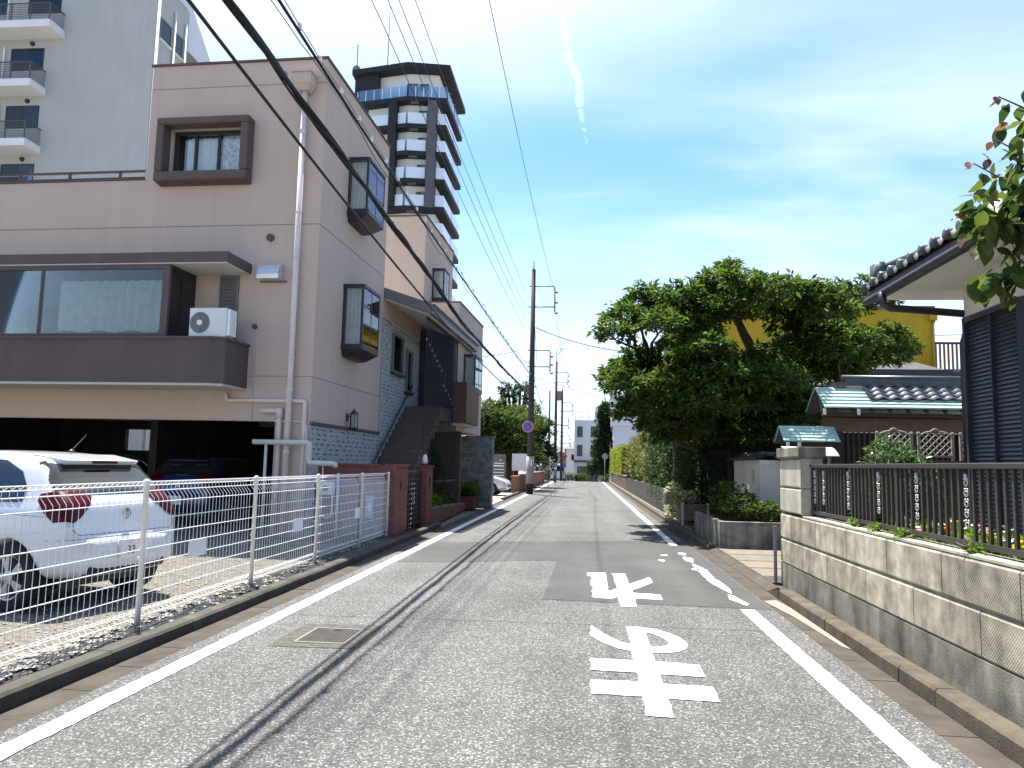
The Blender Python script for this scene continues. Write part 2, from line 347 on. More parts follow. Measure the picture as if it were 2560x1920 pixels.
def shrub(name, label, cat, loc, clumps, mat, n, size, seed, group=None, per=5, stems=5, asp=.42, top=-.9, spread=1.0):
    """clumps: list of (centre, radii) in local coordinates"""
    t = thing(name, label, cat, loc, group=group); P = []; Dn = []
    for i, (c, rd) in enumerate(clumps):
        p, d = shell_points(max(4, n//len(clumps)//per), c, rd, seed+i*13, top=top); P.append(p); Dn.append(d)
    P = np.concatenate(P); Dn = np.concatenate(Dn); P[:, 2] = np.maximum(P[:, 2], .02)
    a, b, s = rosettes(P, Dn, per, size, seed+5, spread=spread); a[:, 2] = np.maximum(a[:, 2], .015)
    leaf_obj('foliage', mat, a, b, s, t, asp=asp, seed=seed)
    rr = random.Random(seed); mb = MB()
    for k in range(stems):
        c, rd = clumps[k % len(clumps)]; b0 = Vector((c[0]*.6+rr.uniform(-.1,.1)*rd[0], c[1]*.6+rr.uniform(-.1,.1)*rd[1], 0))
        e = Vector(c)+Vector((rr.uniform(-.5,.5)*rd[0], rr.uniform(-.5,.5)*rd[1], rd[2]*.4)); mid = (b0+e)/2+Vector((rr.uniform(-.1,.1), rr.uniform(-.1,.1), .05))
        mb.tube([b0, mid, e], [.02, .014, .006] if size < .3 else [.05,.03,.01], 6)
    mb.build('stem', m_bark, t, True, kind='stuff'); return t
# ================================================================== ground, road, kerbs
def zf(y): return 0.0 if y <= 78 else -min(y-78, 32)*0.022
def sheet(name, x0, x1, ys, mat, dz, parent=None):
    mb = MB()
    for a, b in zip(ys[:-1], ys[1:]): mb.add([(x0,a,zf(a)+dz),(x1,a,zf(a)+dz),(x1,b,zf(b)+dz),(x0,b,zf(b)+dz)], [(0,1,2,3)])
    return mb.build(name, mat, parent)
ground = struct(sheet('ground', -400, 400, [-60, 78, 110, 900], m_ground, -.06))
road = struct(sheet('road', -3.23, 2.12, [-8, 78, 110, 160], m_road, 0))
cross = struct(sheet('cross_street', -60, 60, [79.5, 86], m_road, .004))
def flat(name, poly, z, mat, parent=None, holes=(), label=None):
    loops = [[Vector((x, y, 0)) for x, y in poly]]+[[Vector((x, y, 0)) for x, y in h] for h in holes]
    pts = [p for l in loops for p in l]; tri = geometry.tessellate_polygon(loops)
    mb = MB(); mb.add([(p.x, p.y, z) for p in pts], [tuple(t) for t in tri])
    me = mb.mesh(name, mat)
    bm = bmesh.new(); bm.from_mesh(me)
    for f in bm.faces:
        if f.normal.z < 0: f.normal_flip()
    bm.to_mesh(me); bm.free()
    o = bpy.data.objects.new(name, me); col.objects.link(o)
    if parent is not None: o.parent = parent
    if label: o['label'] = label
    return o
flat('asphalt_patch', [(-.47,9.15),(.8,9.08),(2.1,9.03),(2.1,16.85),(1.17,16.72),(-1.44,15.65),(-2.88,15.1),(-2.88,12.0),(-2.4,12.08),(-.44,12.85)], .003, m_patch, road, label='dark newer asphalt patch across the road')
def ribbon(name, xc, y0, y1, wd, z, mat, parent, step=.09, jit=.006, seed=0, label=None):
    r = random.Random(seed); L_, R_ = [], []; y = y0
    while True:
        f = max(1, y/9)
        L_.append((xc-wd/2+r.uniform(-jit,jit), y)); R_.append((xc+wd/2+r.uniform(-jit,jit), y))
        if y >= y1: break
        y = min(y1, y+step*f)
    return flat(name, L_+R_[::-1], z, mat, parent, label=label)
ribbon('edge_line', -3.0, -4, 40.2, .15, .0065, m_mark, road, seed=1)
ribbon('edge_line', -2.99, 41.3, 77.5, .15, .0065, m_mark, road, seed=2)
ribbon('edge_line', 1.81, -4, 8.95, .155, .0065, m_mark, road, seed=3)
ribbon('edge_line', 1.80, 15.9, 37.2, .15, .0065, m_mark, road, seed=4)
ribbon('edge_line', 1.79, 38.3, 77.5, .15, .0065, m_mark, road, seed=5)
def blob(pts, seed): return pts
for i, (ya, yb, x0, x1, w0) in enumerate([(9.22, 9.95, 1.86, 1.78, .10), (10.05, 12.95, 1.83, 1.77, .13), (13.15, 13.95, 1.78, 1.77, .13), (14.2, 14.6, 1.78, 1.77, .12)]):
    r = random.Random(40+i); n = max(5, int((yb-ya)/.09)); a = []; b = []
    for k in range(n+1):
        t = k/n; e = min(1, 4*t, 4*(1-t))**.6; xc = x0+(x1-x0)*t+.015*math.sin(9*t+i); wd = w0*e*(.75+.5*r.random())
        a.append((xc-wd/2-.004, ya+(yb-ya)*t)); b.append((xc+wd/2+.004, ya+(yb-ya)*t))
    flat('worn_line_fragment', a+b[::-1], .0065, m_mark, road)
for i, (x, y) in enumerate([(1.42,14.1),(1.30,13.3),(1.72,12.3)]):
    r = random.Random(i); flat('worn_line_fragment', [(x+(.05+.02*r.random())*math.cos(a), y+.12*math.sin(a)) for a in np.linspace(0, 6.28, 9)[:-1]], .0065, m_mark, road)
# lettering painted on the road, read from the other direction
G = [(.08,7.75),(.16,7.50),(.25,7.25),(.34,7.08),(.42,7.01),(.415,7.77),(.55,7.76),(.68,7.69),(.80,7.55),(.885,7.36),(.92,7.12),(.89,6.93),(.80,6.80),(.69,6.745),(.58,6.74),
     (.58,6.43),(.922,6.39),(.918,6.04),(.58,6.06),(.58,5.80),(.925,5.78),(.92,5.43),(.58,5.45),(.57,5.05),(.40,5.06),(.41,5.47),(.06,5.48),(.06,5.82),(.41,5.82),(.41,6.08),(.06,6.10),(.065,6.45),(.41,6.44),(.41,6.77),(.31,6.83),(.21,6.98),(.13,7.15),(.07,7.29)]
Gh = [(.585,7.54),(.66,7.47),(.73,7.32),(.762,7.14),(.74,7.03),(.68,6.96),(.585,6.94)]
rs = random.Random(3)
def rag(poly, amp=.008, step=.07):
    out = []
    for (x0, y0), (x1, y1) in zip(poly, poly[1:]+poly[:1]):
        n = max(1, int(math.hypot(x1-x0, y1-y0)/step))
        for k in range(n): out.append((x0+(x1-x0)*k/n+rs.uniform(-amp,amp)*(k > 0), y0+(y1-y0)*k/n+rs.uniform(-amp,amp)*(k > 0)))
    return out
flat('road_lettering', rag(G), .0065, m_mark, road, holes=[Gh], label='white painted hiragana character with loop and two bars')
G2 = [(.05,11.46),(.32,11.53),(.31,9.86),(.43,10.1),(.42,10.9),(.43,11.1),(.405,11.48),(.60,11.54),(.605,10.9),(.60,10.5),(.93,11.23),(.935,10.75),(.605,9.98),(.61,9.80),(.935,9.75),(.93,9.38),(.61,9.43),(.59,8.86),(.42,8.84),(.41,9.51),(.335,9.33),(.15,9.36),(.10,9.42),(.115,9.65),(.10,9.85),(.13,10.05),(.09,10.4),(.10,10.7),(.12,10.95),(.10,11.15),(.05,11.2)]
flat('road_lettering', rag(G2, .006), .0065, m_mark, road, label='white painted worn character on the dark patch')
# cracks and joints in the asphalt
def crack(pts, wd, seed):
    r = random.Random(seed); P = []
    for (x0,y0),(x1,y1) in zip(pts[:-1], pts[1:]):
        n = max(2, int(math.hypot(x1-x0, y1-y0)/.12))
        for k in range(n): P.append((x0+(x1-x0)*k/n+r.uniform(-.008,.008), y0+(y1-y0)*k/n+r.uniform(-.012,.012)))
    P.append(pts[-1]); a = [(x, y-wd/2*(.6+.8*r.random())) for x, y in P]; b = [(x, y+wd/2*(.6+.8*r.random())) for x, y in P]
    flat('asphalt_joint', a+b[::-1], .0045, m_kerb_dark, road)
crack([(-2.9,7.7),(-.7,7.77),(1.55,7.83),(2.1,7.85)], .010, 1); crack([(-2.9,23.2),(-1,23.5),(2.1,24.0)], .05, 2); crack([(-2.9,34.0),(2.1,34.6)], .06, 3)
crack([(-.5,9.12),(.8,9.05),(2.1,9.0)], .012, 4)
# square service cover
mc = thing('utility_cover', 'square iron service cover set in a tan mortar collar in the road', 'utility cover', (-2.23,6.84,0))
flat('collar', [(-.39,-.46),(.37,-.43),(.38,.5),(-.39,.45)], .004, M('tan_mortar', (.07,.065,.055), .95, .5, 16, .4, 60), mc, holes=[[(-.235,-.30),(.235,-.30),(.235,.30),(-.235,.30)]])
mb = MB(); holed(mb, -.232, .232, -.298, .298, [(-.20,.20,-.262,.262)], 0, 1)
fr = MB()
for a in ((-.232,.232,-.298,-.264),(-.232,.232,.264,.298),(-.232,-.204,-.264,.264),(.204,.232,-.264,.264)): fr.box(a[0],a[1],a[2],a[3],-.04,.009)
m_iron = M('cast_iron', (.055,.05,.047), .6, .25, 9, .4, 120, metal=.2)
fr.build('frame', m_framelt, mc); lid = MB().box(-.20,.20,-.26,.26,-.04,.004)
for i in range(12):
    for j in range(15): lid.box(-.185+i*.032, -.185+i*.032+.018, -.245+j*.033, -.245+j*.033+.018, .0041, .0075)
lid.build('lid', m_iron, mc); bx(-.03,.03,.20,.225,.0042,.011).build('lifting_slot', m_black, mc)
# gutters
def slabs(name, x0, x1, y0, y1, step, top, mat, parent, gap=.008):
    me = MB().box(x0, x1, gap/2, step-gap/2, -.12, top).mesh(name, mat); n = int(round((y1-y0)/step))
    for k in range(n): inst(name, me, parent, (0, y0+k*step, random.uniform(-.002,.001)))
gl = struct(bx(-3.47,-3.24,-4,79,-.14,-.03).build('gutter_left', m_kerb_dark)); slabs('gutter_slab', -3.475, -3.235, -4, 20, .6, -.002, m_gutter, gl)
bx(-3.475,-3.235,20.01,78,-.12,-.003).build('gutter_run', m_gutter, gl)
gr = struct(bx(2.13,2.35,-4,79,-.14,-.03).build('gutter_right', m_kerb_dark)); slabs('gutter_slab', 2.125, 2.35, -4, 26, .6, -.002, m_gutter, gr)
bx(2.125,2.35,26.01,78,-.12,-.003).build('gutter_run', m_gutter, gr)
def kerb_mesh(x0, x1, h, L, mat, face):
    c = .02; s = 1 if face > 0 else -1
    pts = [(x0,-.1),(x1,-.1),(x1,h-c if s > 0 else h),(x1-c if s > 0 else x1,h),(x0+c if s < 0 else x0,h),(x0,h-c if s < 0 else h)]
    return MB().prism(pts, .003, L-.003, 'y').mesh('kerb_stone', mat)
kl = struct(bx(-3.60,-3.5,-4,79,-.14,-.06).build('kerb_left', m_kerb_dark)); me = kerb_mesh(-3.62,-3.482,.105,.6,m_kerb,1)
for k in range(38): inst('kerb_stone', me, kl, (random.uniform(-.004,.004), -4+k*.6, random.uniform(-.003,.003)))
bx(-3.62,-3.482,33.5,78,-.1,.09).build('kerb_run', m_kerb, kl)
kr = struct(bx(2.38,2.48,-4,79,-.14,-.06).build('kerb_right', m_kerb_dark)); me = kerb_mesh(2.357,2.50,.115,.6,m_kerbR,-1)
for k in range(23): inst('kerb_stone', me, kr, (random.uniform(-.004,.004), -4+k*.6, random.uniform(-.003,.003)))
MB().hexa([(2.357,9.81,-.1),(2.5,9.81,-.1),(2.5,10.35,-.1),(2.357,10.35,-.1),(2.357,9.81,.11),(2.5,9.81,.11),(2.5,10.35,.012),(2.357,10.35,.012)]).build('kerb_ramp_stone', m_kerbR, kr)
for k in range(40): inst('kerb_stone', me, kr, (random.uniform(-.004,.004), 15.2+k*.6, -.02))
bx(2.357,2.50,39.3,78,-.1,.09).build('kerb_run', m_kerbR, kr)
flat('sand_deposit', [(2.13,9.6),(2.3,9.7),(2.345,9.2),(2.348,7.2),(2.30,7.3),(2.24,8.6)], .0015, M('pale_grit', (.2,.18,.155), .95, .2, 30), gr)
# driveway paving on the right, verge soil
apr = struct(MB().hexa([(2.352,10.36,-.1),(2.499,10.36,-.1),(2.499,15.18,-.1),(2.352,15.18,-.1),(2.352,10.36,.004),(2.499,10.36,.055),(2.499,15.18,.055),(2.352,15.18,.004)]).build('driveway_apron', m_gutter))
drv = struct(bx(2.5,9.5,10.75,15.05,-.1,.06).build('driveway', m_gutter))
for k in range(4): bx(2.52,6.0,11.35+k*.92,12.2+k*.92,.02,.064).build('paving_slab', M('paving_tan_%d' % k, (.135+.015*(k % 2),.122,.096), .9, .2, 5, .2, 80), drv)
vr = struct(bx(2.5,2.66,15.05,78,-.1,.05).build('verge_right', m_concdk)); struct(bx(2.5,2.62,-4,10.74,-.1,.03).build('verge_wall_foot', m_soil))
# gravel car park on the left
lot = struct(bx(-24,-3.62,-4,15.3,-.1,.05).build('gravel_yard', m_gravel))
mb = MB(); nx, ny = 9, 150; r = random.Random(5)
zz = [[.058+.03*math.exp(-((i-4-2*math.sin(j*.13))/2.2)**2)+r.uniform(0,.018) for i in range(nx)] for j in range(ny)]
vs = [(-3.64-.05*i-.02*math.sin(j*.2+i), -3.5+j*.125, zz[j][i] if 0 < i < nx-1 else .055) for j in range(ny) for i in range(nx)]
mb.add(vs, [(j*nx+i, j*nx+i+1, (j+1)*nx+i+1, (j+1)*nx+i) for j in range(ny-1) for i in range(nx-1)])
mb.build('weed_sheet', m_sheet, lot, True, label='black crumpled weed sheet along the kerb')
r = np.random.default_rng(4); V = []; F = []
ico = [(0,0,1),(.894,0,.447),(.276,.851,.447),(-.724,.526,.447),(-.724,-.526,.447),(.276,-.851,.447),(0,0,-.6)]
icf = [(0,1,2),(0,2,3),(0,3,4),(0,4,5),(0,5,1),(6,2,1),(6,3,2),(6,4,3),(6,5,4),(6,1,5)]
def pebbles(n, xf, yf, zf_, smin, smax):
    for _ in range(n):
        x = xf(); y = yf(); s = smin+(smax-smin)*r.random()**2; a = r.random()*6.28; c, sn = math.cos(a), math.sin(a); k = len(V); q = r.uniform(.6,1.3,3)
        for px, py, pz in ico: V.append((x+s*q[0]*(c*px-sn*py), y+s*q[1]*(sn*px+c*py), zf_+s*.55*pz))
        F.extend([tuple(i+k for i in f) for f in icf])
pebbles(750, lambda: -3.88+.12*r.normal(), lambda: r.uniform(3.0,9.5), .085, .014, .048)
pebbles(320, lambda: -3.85+.1*r.normal(), lambda: r.uniform(9.0,14.5), .085, .012, .035)
pebbles(2600, lambda: -4.2-abs(r.normal())*1.3, lambda: r.uniform(3.2,14), .055, .008, .024)
pb = MB(); pb.v = V; pb.f = F; pb.build('gravel_stones', M('pale_stones', (.26,.245,.22), .9, .5, 14), lot, kind='stuff')
# ================================================================== pink building (local: u to the right, v away, z up)
BA = R(-2)
B = thing('apartment_house', 'pink stucco three storey house with brown balcony and dark bay windows', 'house', (-5.40,14.70,0), BA)
mb = MB()
holed(mb, -13, 0, 2.3, 7.33, [(-11,-2.62,3.85,5.2)], 0, .25)                      # front, two lower storeys
holed(mb, -3.87, 0, 7.331, 9.82, [(-3.33,-1.68,7.42,8.4)], 0, .25)                # front, top storey
mb.box(-.72,0,.001,.5,0,2.299); mb.box(-13,-11,.001,.5,0,2.299)
mb.box(-.25,0,.2501,4.5,.0,9.82)                                                  # side wall towards the road
mb.box(-3.87,-3.62,.2501,4.5,7.331,9.82); mb.box(-3.62,-.25,4.25,4.5,7.331,9.82)
mb.box(-.30,0,4.501,11.2,0,5.85)                                                  # entrance wall
mb.build('wall', m_pink, B)
mb = MB().box(-13,-.251,.251,11,2.75,2.95); mb.box(-13,-.251,.251,4.4,7.15,7.32); mb.box(-3.86,-.26,.26,4.4,9.5,9.7); mb.box(-13,-.31,4.45,4.6,2.96,7.14); mb.box(-13,-12.9,.26,4.4,2.96,7.14)
mb.build('floor_slab', m_cream, B)
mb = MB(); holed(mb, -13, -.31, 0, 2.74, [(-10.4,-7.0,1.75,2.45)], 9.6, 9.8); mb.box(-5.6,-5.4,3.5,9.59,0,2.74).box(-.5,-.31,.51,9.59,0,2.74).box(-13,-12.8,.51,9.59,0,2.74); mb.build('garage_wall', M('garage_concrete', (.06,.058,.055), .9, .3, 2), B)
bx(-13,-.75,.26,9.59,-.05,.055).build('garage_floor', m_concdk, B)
bx(-13.02,-3.88,-.03,.26,7.332,7.36).build('parapet_cap', m_brown, B)
mb = MB(); holed(mb, -3.9, .03, 9.822, 9.87, [], -.03, .27); mb.box(-.26,.03,.271,4.53,9.822,9.87); mb.build('roof_cap', m_brown, B)
mb = MB().box(-13,-3.88,-.005,-.001,6.30,6.318).box(-3.86,.004,-.005,-.001,6.30,6.318).box(.001,.005,0,4.5,6.30,6.318)
mb.box(-3.86,.004,-.005,-.001,9.305,9.322).box(.001,.005,0,4.5,9.305,9.322).box(-1.3,.004,-.005,-.001,3.19,3.206).box(.001,.005,0,4.5,3.19,3.206)
mb.build('stucco_joint', M('stucco_joint', (.3,.23,.2), .95, .1, 3), B)
# terrace rail
rl = MB().box(-13,-3.9,-.02,.03,7.50,7.545).box(-13,-3.9,-.02,.03,7.362,7.40)
for x in np.arange(-12.6,-3.8,1.16): rl.box(x,x+.05,-.015,.025,7.40,7.50)
rl.build('terrace_rail', M('rail_brown', (.07,.055,.05), .5), B)
# top storey window with thick brown surround
wn = MB(); wn.hexa([(-3.52,-.30,8.40),(-1.50,-.30,8.40),(-1.50,.0,8.40),(-3.52,.0,8.40),(-3.52,-.30,8.55),(-1.50,-.30,8.55),(-1.50,0,8.55),(-3.52,0,8.55)])
wn.hexa([(-3.52,-.30,7.20),(-1.50,-.30,7.20),(-1.50,.0,7.16),(-3.52,.0,7.16),(-3.52,-.30,7.40),(-1.50,-.30,7.40),(-1.50,0,7.40),(-3.52,0,7.40)])
wn.box(-3.52,-3.35,-.298,0,7.401,8.399).box(-1.67,-1.50,-.298,0,7.401,8.399)
win = wn.build('window', m_brown, B, bevel=.03)
fr = MB().box(-3.33,-1.68,.10,.16,8.32,8.399).box(-3.33,-1.68,.10,.16,7.421,7.46).box(-3.33,-3.28,.10,.16,7.461,8.319).box(-1.73,-1.68,.10,.16,7.461,8.319).box(-2.87,-2.82,.09,.15,7.461,8.319).box(-2.36,-2.31,.10,.16,7.461,8.319)
fr.build('window_frame', m_frame, win)
for a, b_ in ((-3.28,-2.87),(-2.82,-2.36),(-2.31,-1.73)): bx(a,b_,.125,.131,7.461,8.319).build('pane', m_glassclr, win)
def curtain(name, a0, a1, z0, z1, t, mat, parent, axis='y', amp=.025, per=.13, seed=0):
    n = max(8, int((a1-a0)/.025)); r = random.Random(seed); ph = r.random()*6; vs = []
    for k in range(n+1):
        a = a0+(a1-a0)*k/n; d = t+amp*math.sin(ph+a*6.28/per+.8*math.sin(a*5))
        for z in (z0+.02*math.sin(a*9+ph), z1): vs.append((a,d,z) if axis == 'y' else (d,a,z))
    return MB().add(vs, [(2*k,2*k+2,2*k+3,2*k+1) for k in range(n)]).build(name, mat, parent, True)
curtain('curtain', -3.1, -2.36, 7.46, 8.30, .22, m_curtain, win); curtain('lace_curtain', -2.30, -1.73, 7.46, 8.32, .19, m_lace, win, amp=.012)
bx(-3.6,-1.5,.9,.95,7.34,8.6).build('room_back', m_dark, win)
# canopy slab over the balcony
cn = MB().box(-13,-1.39,-1.0,-.001,5.285,5.485).build('canopy', m_brown, B, bevel=.01); bx(-13,-1.42,-.97,-.002,5.26,5.284).build('soffit', m_cream, cn)
# balcony with chamfered end
pr = [(-13,-1.05),(-1.62,-1.05),(-1.36,-.93),(-1.36,-.001),(-1.46,-.001),(-1.46,-.87),(-1.66,-.95),(-13,-.95)]
bal = MB().prism(pr, 2.95, 3.78).build('balcony', m_brown, B)
pr2 = [(-13,-1.08),(-1.61,-1.08),(-1.33,-.95),(-1.33,-.002),(-1.49,-.002),(-1.49,-.85),(-1.68,-.92),(-13,-.92)]
MB().prism(pr2, 3.781, 3.83).build('coping', M('brown_coping', (.10,.078,.074), .7), bal)
MB().prism([(-13,-1.02),(-1.63,-1.02),(-1.39,-.91),(-1.39,-.003),(-13,-.003)], 2.90, 2.949).build('soffit', m_cream, bal)
bx(-12.9,-2.0,-.94,-.05,3.2,3.25).build('balcony_floor', m_conc, bal)
# glazed sunroom on the balcony
sr = MB().box(-12.9,-2.58,-.96,-.88,5.17,5.255).box(-12.9,-2.58,-.96,-.88,3.832,3.90).box(-2.72,-2.58,-.955,-.885,3.901,5.169)
for x in (-5.3,-7.9,-10.5): sr.box(x,x+.04,-.95,-.89,3.901,5.169)
sun = sr.build('sunroom', m_brown, B)
en = MB(); holed(en, -.88, -.01, 3.832, 5.255, [(-.62,-.50,4.05,5.0)], -2.61, -2.58, 'x'); en.build('end_wall', m_black, sun); bx(-2.6,-2.594,-.62,-.50,4.05,5.0).build('end_pane', m_glass, sun)
for a, b_ in ((-12.9,-10.5),(-10.46,-7.9),(-7.86,-5.3),(-5.26,-2.72)): bx(a,b_,-.925,-.919,3.901,5.169).build('pane', m_glassmid, sun)
tb = MB().tube([(-12.9,-.84,5.02),(-2.75,-.84,5.02)], .015, 6)
for x in np.arange(-12.5,-2.7,.8): tb.box(x,x+.02,-.86,-.82,5.02,5.17)
tb.build('drying_rail', m_black, sun)
curtain('curtain', -5.05, -2.78, 3.98, 5.0, -.70, m_curtain, sun, amp=.035, per=.2, seed=3); curtain('curtain', -7.2, -6.85, 3.95, 5.0, -.70, m_curtain, sun, seed=4); curtain('curtain', -11, -8.2, 3.95, 5.0, -.70, m_curtain, sun, seed=6)
bx(-6.6,-5.1,-.55,-.5,4.55,5.15).build('blind', M('grey_blind', (.10,.12,.14), .9), sun)
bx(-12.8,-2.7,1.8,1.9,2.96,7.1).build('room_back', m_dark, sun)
fl = MB(); r = random.Random(2)
a, b_, s = rosettes(np.array([(-7.6+.2*i+r.uniform(-.1,.1), -.66, 3.95+.12*r.random()) for i in range(12)]), np.tile([0,0,1.], (12,1)), 10, .16, 3); b_[:,2] = abs(b_[:,2])+.4; a[:,1] = np.clip(a[:,1], -.75, -.5)
leaf_obj('house_plants', m_leafdk, a, b_*np.array([1,.25,1]), s, sun, seed=3)
# louvre, vents, pipes on the front
lv = MB().box(-2.05,-2.01,-.04,-.001,3.9,5.24).box(-1.68,-1.64,-.04,-.001,3.9,5.24).box(-2.01,-1.68,-.04,-.001,5.20,5.24).box(-2.01,-1.68,-.006,-.002,3.9,5.2).build('louvre_shutter', m_framelt, B)
me = MB().hexa([(-2.005,-.035,0),(-1.685,-.035,0),(-1.685,-.008,.055),(-2.005,-.008,.055),(-2.005,-.035,.012),(-1.685,-.035,.012),(-1.685,-.008,.067),(-2.005,-.008,.067)]).mesh('slat', m_framelt)
for k in range(17): inst('slat', me, lv, (0,0,3.92+k*.075))
hd = MB().prism([(0,5.13),(-.26,5.13),(-.27,5.22),(-.25,5.34),(-.17,5.43),(-.05,5.455),(0,5.455)], -1.16, -.70, 'x').build('vent_hood', M('steel_hood', (.62,.62,.63), .3, .1, 8, metal=.6), B, bevel=.006)
bx(-1.20,-.63,-.02,-.001,5.10,5.14).build('flange', m_steel, hd)
MB().lathe([(.075,-.06),(.075,0),(.055,0),(.055,-.05)], (-1.02,0,6.03), 16, 'y').build('vent_pipe', m_brown, B)
MB().lathe([(.05,-.05),(.055,-.02),(.055,0)], (-1.25,0,4.2), 12, 'y').build('vent_pipe', m_brown, B)
hp = MB().box(-.62,-.20,-.34,-.001,9.40,9.47).box(-.58,-.22,-.31,-.001,9.17,9.399); hp.hexa([(-.50,-.24,9.05),(-.30,-.24,9.05),(-.30,-.05,9.05),(-.50,-.05,9.05),(-.58,-.31,9.169),(-.22,-.31,9.169),(-.22,-.001,9.169),(-.58,-.001,9.169)])
rh = hp.build('rainwater_head', m_pink, B, bevel=.008); dp = MB().tube([(-.40,-.13,9.05),(-.40,-.13,.06)], .058, 14).build('downpipe', m_pipe, B, True)
for z in (7.9,6.5,5.1,3.55,1.7): MB().lathe([(.068,-.02),(.068,.02)], (-.40,-.13,z), 14).box(-.41,-.39,-.08,0,z-.012,z+.012).build('bracket', m_pipe, dp)
for z in (8.2,5.6,2.9): MB().lathe([(.066,-.05),(.066,.05)], (-.40,-.13,z), 14).build('coupling', m_pipe, dp, True)
pp = MB().tube([(-1.75,-.05,2.84),(-1.75,-.05,2.72),(-1.70,-.05,2.70),(-.16,-.05,2.70),(-.10,-.05,2.68),(-.10,-.05,2.62),(-.10,-.05,.06)], .04, 10).build('drain_pipe', m_pipe, B, True)
MB().tube([(-1.0,-.07,2.50),(-.64,-.07,2.50),(-.6,-.07,2.47),(-.6,-.07,.06)], .05, 10).lathe([(.065,-.1),(.065,.1)], (-.6,-.07,2.46), 10).build('drain_pipe', m_pipe, B, True)
MB().tube([(-.72,-.04,2.30),(-.2,-.04,2.30),(-.12,-.04,2.27),(-.06,-.04,2.2),(-.04,-.04,2.0),(-.04,-.04,.06)], .02, 8).build('drain_pipe', m_pipe, B, True)
MB().tube([(-1.30,-.2,3.86),(-1.22,-.1,3.84),(-1.22,-.03,3.7),(-1.22,-.02,2.4),(-1.21,-.02,2.28)], .011, 6).build('condensate_hose', M('hose', (.55,.5,.48), .6), B, True)
pg = thing('pipe_rail', 'pale green bent pipe standing before the garage column', 'pipe', (-5.40,14.70,0), BA)
MB().tube([(-1.02,-.28,1.88),(.08,-.28,1.88),(.13,-.28,1.85),(.13,-.28,1.83),(.13,-.28,1.54),(.15,-.28,1.50),(.2,-.28,1.49),(.60,-.28,1.49),(.66,-.28,1.47),(.67,-.28,1.42)], .05, 12).build('pipe', m_pipegreen, pg, True)
MB().tube([(-.75,-.28,1.86),(-.75,-.28,.05)], .03, 8).build('support', m_pipegreen, pg, True); MB().tube([(.42,-.28,1.46),(.42,-.28,.05)], .015, 8).build('support', m_pipegreen, pg, True)
# bay windows on the road side
def bay(v0, v1, z0, z1, p, parent, seed, u=0.):
    fr_ = MB(); cap = [(u+.001,v0-.03),(u+p-.02,v0-.03),(u+p+.03,v0+.02),(u+p+.03,v1-.02),(u+p-.02,v1+.03),(u+.001,v1+.03)]; t = .07
    inn = [(u+.001,v0),(u+p,v0),(u+p,v1),(u+.001,v1)]
    o = MB().prism(cap, z1-t, z1).prism(cap, z0, z0+t*1.6)
    o.hexa([(u+.002,v0+.08,z0-.16),(u+p*.45,v0+.12,z0-.16),(u+p*.45,v1-.12,z0-.16),(u+.002,v1-.08,z0-.16),(u+.002,v0,z0-.001),(u+p,v0+.0,z0-.001),(u+p,v1,z0-.001),(u+.002,v1,z0-.001)])
    za, zb = z0+t*1.6+.001, z1-t-.001
    for q in inn[1:-1]: o.box(q[0]-.035, q[0]+.012, q[1]-.025, q[1]+.025, za, zb)
    o.box(u+.002,u+.04,v0,v0+.05,za,zb); o.box(u+.002,u+.04,v1-.05,v1,za,zb); o.box(u+p-.02,u+p+.008,(v0+v1)/2-.02,(v0+v1)/2+.02,za,zb)
    b = o.build('bay_window', m_frame, parent)
    for q0, q1 in zip(inn[:-1], inn[1:]):
        a = Vector((*q0,0)); c = Vector((*q1,0)); d = (c-a).normalized(); nn = Vector((d.y,-d.x,0))*.004
        MB().hexa([tuple(a-nn+Vector((0,0,za))),tuple(c-nn+Vector((0,0,za))),tuple(c+nn+Vector((0,0,za))),tuple(a+nn+Vector((0,0,za))),tuple(a-nn+Vector((0,0,zb))),tuple(c-nn+Vector((0,0,zb))),tuple(c+nn+Vector((0,0,zb))),tuple(a+nn+Vector((0,0,zb)))]).build('pane', m_glassclr, b)
    curtain('curtain', u+.04, u+p*.92, za, zb, v0+.10, m_curtain, b, amp=.012, per=.09, seed=seed); curtain('curtain', v0+.15, v0+.15+(v1-v0)*.3, za, zb, u+p-.1, m_curtain, b, 'x', amp=.02, seed=seed+1)
    bx(u+.003,u+.02,v0+.06,v1-.06,za,zb).build('unlit_room_panel', m_dark, b)  # dark sheet on the solid wall, stands in for the unlit room
    return b
bay(1.54, 2.72, 7.02, 8.33, .46, B, 10); bay(1.54, 2.70, 3.98, 5.43, .46, B, 20)
# slate cladding on the lower side wall and up the stair wall: rows of split pieces with open slots
r = random.Random(8); mb = MB(); dk = MB().box(.0012,.006,.0,4.44,0,2.24).box(.0012,.006,4.46,8.35,0,5.25)
def cladding(v0, v1, zlo, zhi, h=.052):
    z = zlo; row = 0
    while z < zhi-.01:
        v = v0-(r.random()*.4); thin = row % 2; hh = .026 if thin else .072
        while v < v1:
            L_ = r.uniform(.26,.44); a, b_ = max(v0, v), min(v1, v+L_-.002)
            if b_-a > .03: mb.box(.0061,.018+r.random()*.008,a,b_-(.16*min(1,(b_-a)/.35) if thin and r.random() < .8 else 0),z,min(zhi,z+hh-.002))
            v += L_
        z += hh; row += 1
cladding(0, 4.44, 0.02, 2.23); cladding(4.46, 8.3, .02, 5.22)
dk.build('cladding_backing', m_slatedk, B); mb.build('slate_cladding', m_slate, B, kind='stuff')
bx(.001,.07,-.02,4.44,2.245,2.30).build('cladding_ledge', m_brown, B)
